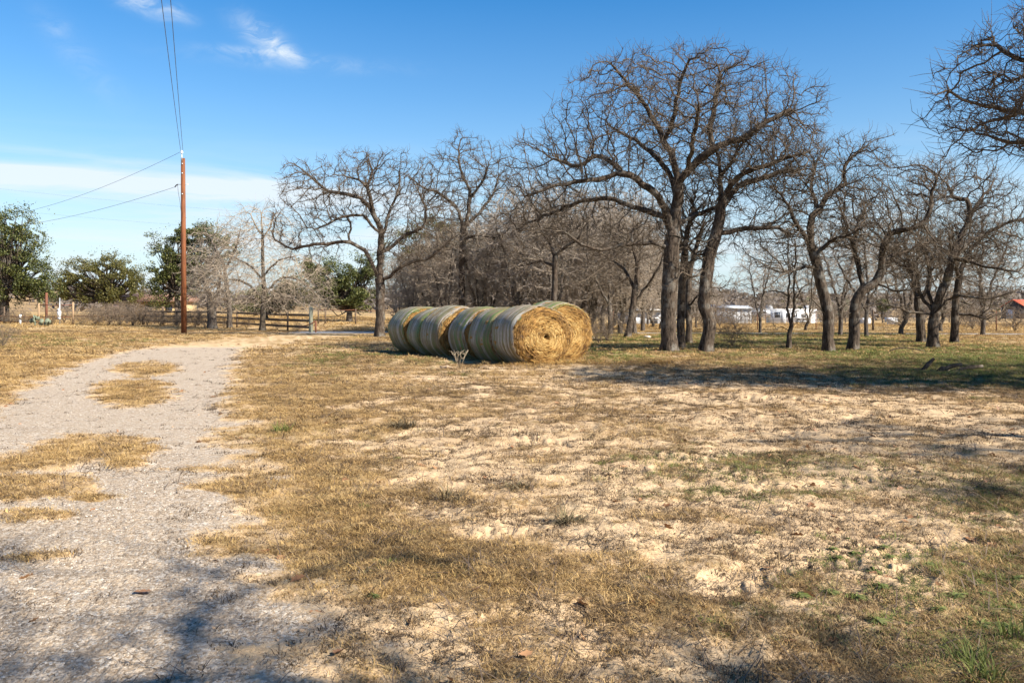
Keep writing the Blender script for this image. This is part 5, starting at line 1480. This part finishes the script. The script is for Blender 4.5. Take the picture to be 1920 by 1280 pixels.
MB().box((0, 0, zt(582) / 2 - .1), (78 * k, 3.2, zt(582) + .2)).build('wall', MT['offwhite'], cs)
MB().box((0, -.2, zt(581)), (82 * k, 3.9, .14)).build('roof', MT['steel'], cs)
w = MB().box((22 * k, -1.62, zt(602) + .05), (13 * k, .06, .5)).build('window', MT['glass'], cs)
MB().box((22 * k, -1.63, zt(602) + .38), (15 * k, .08, .12)).build('frame', MT['white'], w)
MB().box((-12 * k, -1.62, zt(600) - .1), (.9, .06, 1.5)).build('door', MT['steel'], cs)

d = 285; q = G3(1914, d); k = d / FPX
bn = empty('barn', q, math.radians(38), 'barn in shade-dark colour with an orange red metal roof far off at the right edge', 'barn')
Hw, Hr, Lx, Ly = 4.0, 6.2, 16.0, 7.0
MB().box((Lx / 2 - 6, 0, Hw / 2 - .2), (Lx, Ly, Hw + .4)).build('wall', MT['barn'], bn)
xa, xb = -6, Lx - 6
MB().add([(xa, -Ly / 2, Hw), (xa, Ly / 2, Hw), (xa, 0, Hr - .1)], [(0, 2, 1)]).build('gable', MT['barn'], bn)
MB().add([(xa - .7, -Ly / 2 - .7, Hw - .25), (xb + .5, -Ly / 2 - .7, Hw - .25), (xb + .5, 0, Hr), (xa - .7, 0, Hr), (xb + .5, Ly / 2 + .7, Hw - .25), (xa - .7, Ly / 2 + .7, Hw - .25),
          (xa - .7, -Ly / 2 - .7, Hw - .1), (xb + .5, -Ly / 2 - .7, Hw - .1), (xb + .5, 0, Hr + .15), (xa - .7, 0, Hr + .15), (xb + .5, Ly / 2 + .7, Hw - .1), (xa - .7, Ly / 2 + .7, Hw - .1)],
         [(6, 7, 8, 9), (9, 8, 10, 11), (0, 3, 2, 1), (3, 5, 4, 2), (0, 1, 7, 6), (5, 11, 10, 4), (0, 6, 9, 3), (3, 9, 11, 5), (1, 2, 8, 7), (2, 4, 10, 8)]).build('roof', MT['red_roof'], bn)
MB().box((xa - .04, 1.0, 1.5), (.08, 2.4, 3.0)).build('door', MT['white'], bn)
for y in (-Ly / 2 - .1, Ly / 2 + .1): MB().box((xa - .1, y, 1.8), (.18, .18, 3.8)).build('corner_post', MT['offwhite'], bn)
o = MB().box((0, 0, .5), (1.1, .7, .5)).box((0, 0, .1), (.7, .5, .4)).build('white_trough', MT['white'], None); o.location = G3(1671, 92); tag(o, 'small white box on a dark stand out in the far right field', 'box')
o = MB().tube([(-.6, 0, .35), (.6, 0, .35)], .36, 12).build('water_barrel', MT['offwhite'], None, True); o.location = G3(1620, 90); tag(o, 'pale bluish barrel lying in the far field between two right oaks', 'barrel')

# far woods on the rise
rg = np.random.default_rng(91)
Pw, Sw, Tw = [], [], []
for i in range(1300):
    r_ = rg.uniform(360, 720) if i % 6 else rg.uniform(230, 420)
    u = rg.uniform(-300, 2300) if i % 4 else rg.uniform(900, 2100)
    y = r_; x = (u - 960) / FPX * y
    if r_ < 330 and abs(u - 1900) < 120: continue
    z = float(base_h(np.array([x]), np.array([y]))[0]); h = rg.uniform(5, 10)
    m = 62
    v = rg.normal(0, 1, (m, 3)) * [h * .42, h * .3, h * .18] + [x, y, z + h * .42]
    v[:, 2] = np.maximum(v[:, 2], z + .2)
    Pw.append(v); Sw.append(rg.uniform(.5, 1.3, m) * h * .2); Tw.append(np.clip(rg.normal(.45, .22) + rg.normal(0, .14, m), 0, .92) if rg.uniform() > .05 else np.ones(m))
wo_ = leaf_cloud('far_woods', np.concatenate(Pw), np.concatenate(Sw), rg, MT['far_woods'], None, .1, np.concatenate(Tw))
tag(wo_, 'far brownish grey leafless woods on the low rise', kind='stuff')

# ------------------------------------------------------------------ small things on the ground
p = G3(862, 22.3); p[1] = CAM_H * FPX / (690 - HOR); p[0] = (862 - 960) / FPX * p[1]
dw = empty('dead_weed', (p[0], p[1], gz(p[0], p[1])), 0, 'pale dead branching weed standing in front of the hay row', 'weed')
rg = np.random.default_rng(61); m = MB()
for i in range(9):
    a = rg.uniform(0, 6.28); l = rg.uniform(.3, .52); t_ = np.array([math.cos(a) * .22, math.sin(a) * .12, l])
    m.tube([(0, 0, -.03), t_ * .5 + rg.normal(0, .02, 3), t_], [.007, .006, .004], 5)
    for j in range(2):
        b = t_ * rg.uniform(.45, .8); e = b + [rg.normal(0, .09), rg.normal(0, .06), rg.uniform(.05, .14)]
        m.tube([b, e], [.006, .004], 4)
MT['pale_stem'] = simple('pale_dead_stem', (.20, .155, .105), (.33, .27, .19), 9)
m.build('stems', MT['pale_stem'], dw)
def lump(name, u, v, size, mat, label, cat, seed, flat=.55):
    rg = np.random.default_rng(seed)
    d = CAM_H * FPX / (v - HOR); q = G3(u, d)
    th = np.linspace(0, 2 * math.pi, 13)[:-1]; ph = np.linspace(0, math.pi / 2, 5)
    V = []
    for b in ph[:-1]:
        V += [(math.cos(a) * math.cos(b), math.sin(a) * math.cos(b), math.sin(b) * flat) for a in th]
    V = np.array(V + [(0, 0, flat)]); V = V * (1 + .3 * rg.normal(0, .55, (len(V), 1))) * size
    V[:, 2] -= size * .12
    F4 = [(i * 12 + j, i * 12 + (j + 1) % 12, (i + 1) * 12 + (j + 1) % 12, (i + 1) * 12 + j) for i in range(3) for j in range(12)]
    F3 = [(36 + j, 36 + (j + 1) % 12, 48) for j in range(12)]
    o = obj(name, mesh_np(name, V, [np.array(F4), np.array(F3)]), MT[mat]); o.location = q
    return tag(o, label, cat)
lump('dirt_clod', 838, 688, .20, 'clod', 'big tan dirt clod in front of the middle of the hay row', 'clod', 1)
lump('stone', 1112, 634, .17, 'stone', 'pale stone lying by the branch heap right of the bales', 'stone', 2)
lump('stone', 1214, 634, .20, 'stone', 'pale stone half way between the branch heap and the tallest oak', 'stone', 3)
lump('dirt_clod', 1770, 697, .17, 'clod', 'pinkish dirt clod beside the broken logs at the right', 'clod', 5)
for (u, v, L_, rz, tl, fork, lab) in ((1732, 697, .5, .9, .55, 0, 'short dark log end sticking up, leftmost of the three broken logs'), (1760, 699, .55, -.5, .35, 1, 'forked dark log in the middle of the three broken logs'),
                                (1795, 695, .6, -.3, .22, 1, 'low grey log leaning to the right, last of the three broken logs')):
    d = CAM_H * FPX / (v - HOR); q = G3(u, d); m = MB()
    e = np.array([math.cos(rz) * L_, math.sin(rz) * L_ * .4, L_ * tl])
    m.tube([(-.05, 0, -.02), e * .5 + [0, 0, .03], e], [.055, .05, .035], 7)
    if fork: m.tube([e * .45, e * .45 + [-.16, .03, .02], e * .45 + [-.3, .02, -.1]], [.035, .03, .022], 6)
    o = m.build('log', MT['bark'], None, True); o.location = q; tag(o, lab, 'log', 'broken logs in the green grass')
o = MB().tube(catmull([(-.5, 0, .03), (-.1, .1, .12), (.3, .05, .1), (.75, -.1, .0)], .2), [.02] * len(catmull([(-.5, 0, .03), (-.1, .1, .12), (.3, .05, .1), (.75, -.1, .0)], .2)), 6).build('fallen_branch', MT['bark'], None, True)
o.location = G3(1695, 2400 / (660 - HOR)); tag(o, 'thin dark fallen branch lying in front of the low spreading oak', 'branch')

def clump(name, u, v, n, rad, h0, h1, w, lean, mat, label, cat, seed, group=None):
    rg = np.random.default_rng(seed)
    d = CAM_H * FPX / (v - HOR); q = G3(u, d)
    V, F, ti = blades(rg, n, rad, h0, h1, w, lean, .35)
    o = obj(name, mesh_np(name, V, [F], False, {'tint': ('FLOAT', ti.astype(np.float32))}), MT[mat]); o.location = q
    return tag(o, label, cat, group)
MT['dark_tuft'] = blade_material('dark_dead_tuft', [(0, (.05, .04, .022)), (.4, (.12, .09, .05)), (.75, (.20, .165, .085)), (1, (.28, .25, .14))], .15)
clump('grass_clump', 1066, 985, 120, .06, .10, .27, .008, 1.25, 'dark_tuft', 'flattened clump of dark broad dead blades on the bare sand', 'grass clump', 1)
clump('grass_clump', 755, 800, 160, .16, .10, .26, .012, 1.0, 'dark_tuft', 'dark brown heap of dead grass left of the middle of the pasture', 'grass clump', 2)
clump('grass_clump', 530, 806, 110, .12, .06, .2, .010, .7, 'green_grass', 'bright green grass tuft at the right side of the driveway', 'grass clump', 3)
clump('grass_clump', 975, 925, 130, .12, .05, .14, .007, 1.1, 'dark_tuft', 'small dark dead tuft behind the flattened clump of broad blades', 'grass clump', 4)
clump('grass_clump', 845, 940, 70, .1, .08, .2, .008, 1.2, 'dark_tuft', 'loose flat tuft of greyish blades left of the flattened clump', 'grass clump', 6)
for i, (u, v, n) in enumerate(((1850, 1270, 90), (1820, 1235, 70), (1905, 1200, 60))):
    clump('grass_clump', u, v, n, .07, .06, .17, .006, .7, 'green_grass', ('green grass clump at the bottom right corner of the pasture', 'green grass clump just behind the bottom right corner clump', 'green grass clump at the right edge above the bottom corner')[i], 'grass clump', 20 + i)
# flat weed rosettes
def rosette_mesh(seed):
    rg = np.random.default_rng(seed); V = []; F = []; T = []
    for i in range(34):
        a = rg.uniform(0, 6.28); l = rg.uniform(.45, 1.0); lift = rg.uniform(.12, .5); n = 5; o = len(V)
        for j in range(n):
            s = j / (n - 1); w = .06 * math.sin(math.pi * (.12 + .86 * s)) * (1 + .25 * (j % 2))
            c = np.array([math.cos(a) * l * s, math.sin(a) * l * s, lift * (s - s * s * .95) + .02 + .12 * i / 34]); pr = np.array([-math.sin(a), math.cos(a), .25])
            V += [c - pr * w, c + pr * w]
            if j: F.append((o + 2 * j - 2, o + 2 * j, o + 2 * j + 1, o + 2 * j - 1))
        T += [rg.uniform()] * (2 * n)
    return mesh_np('rosette', V, [np.array(F)], False, {'tint': ('FLOAT', np.array(T, np.float32))})
rm = [rosette_mesh(i) for i in range(4)]
rg = np.random.default_rng(71)
for i, (u, v) in enumerate([(1585, 1008), (1560, 1040), (1600, 1038), (1655, 1030), (1665, 1052), (1570, 1052), (1640, 1080), (1500, 1118), (1555, 1115), (1605, 1120), (1650, 1110), (1740, 1075), (1800, 1070), (1825, 1098), (1850, 1120), (1790, 1125), (1815, 1165), (1840, 1175), (1880, 1180), (1900, 1150), (1905, 1100), (1760, 1150), (1700, 1165), (1645, 1165), (1420, 1010), (745, 862), (700, 1110), (1210, 1085)]):
    d = CAM_H * FPX / (v - HOR); q = G3(u, d)
    o = obj('weed_rosette', rm[i % 4], MT['weed']); s = rg.uniform(.05, .085); o.location = q; o.scale = (s, s, s); o.rotation_euler = (rg.normal(0, .1), rg.normal(0, .1), rg.uniform(0, 6.28))
    tag(o, 'flat green leafy weed rosette on bare sandy ground', 'weed', 'low green weed rosettes on the sand')
# single leaves that can be picked out
lm_ = [mesh_np('oak_leaf', V, [F], True, {'tint': ('FLOAT', np.full(len(V), t, np.float32))}) for (V, F, _), t in zip([oak_leaf(np.random.default_rng(i)) for i in range(3)], (.75, .6, .9))]
for i, (u, v, s, lab) in enumerate(((268, 1112, .13, 'curled brown leaf on the gravel at the edge of the shade'), (636, 1228, .12, 'orange brown leaf in the shaded grass near the bottom edge'), (893, 1110, .10, 'reddish leaf in the dead grass below the middle of the pasture'),
                               (930, 978, .10, 'dark curled leaf on sand left of the flattened clump'), (735, 953, .11, 'dark brown leaf right of the driveway grass'), (985, 1233, .10, 'orange leaf in the shaded grass at the bottom middle'), (846, 1276, .11, 'leaf cut by the bottom edge of the view'), (1092, 1132, .12, 'tan leaf beside a bare sand mound'), (1440, 1068, .10, 'small brown leaf among the green weed rosettes'), (1530, 877, .11, 'tan leaf in the green patch on the right'), (558, 1085, .12, 'long dark leaf in the grass at the edge of the shaded driveway'))):
    d = CAM_H * FPX / (v - HOR); q = G3(u, d)
    o = obj('fallen_leaf', lm_[i % 3], MT['dead_leaf']); s *= .72; o.location = q + [0, 0, .014]; o.scale = (s, s, s); o.rotation_euler = (rg.normal(0, .35), rg.normal(0, .3), rg.uniform(0, 6.28))
    tag(o, lab, 'leaf', 'fallen leaves')
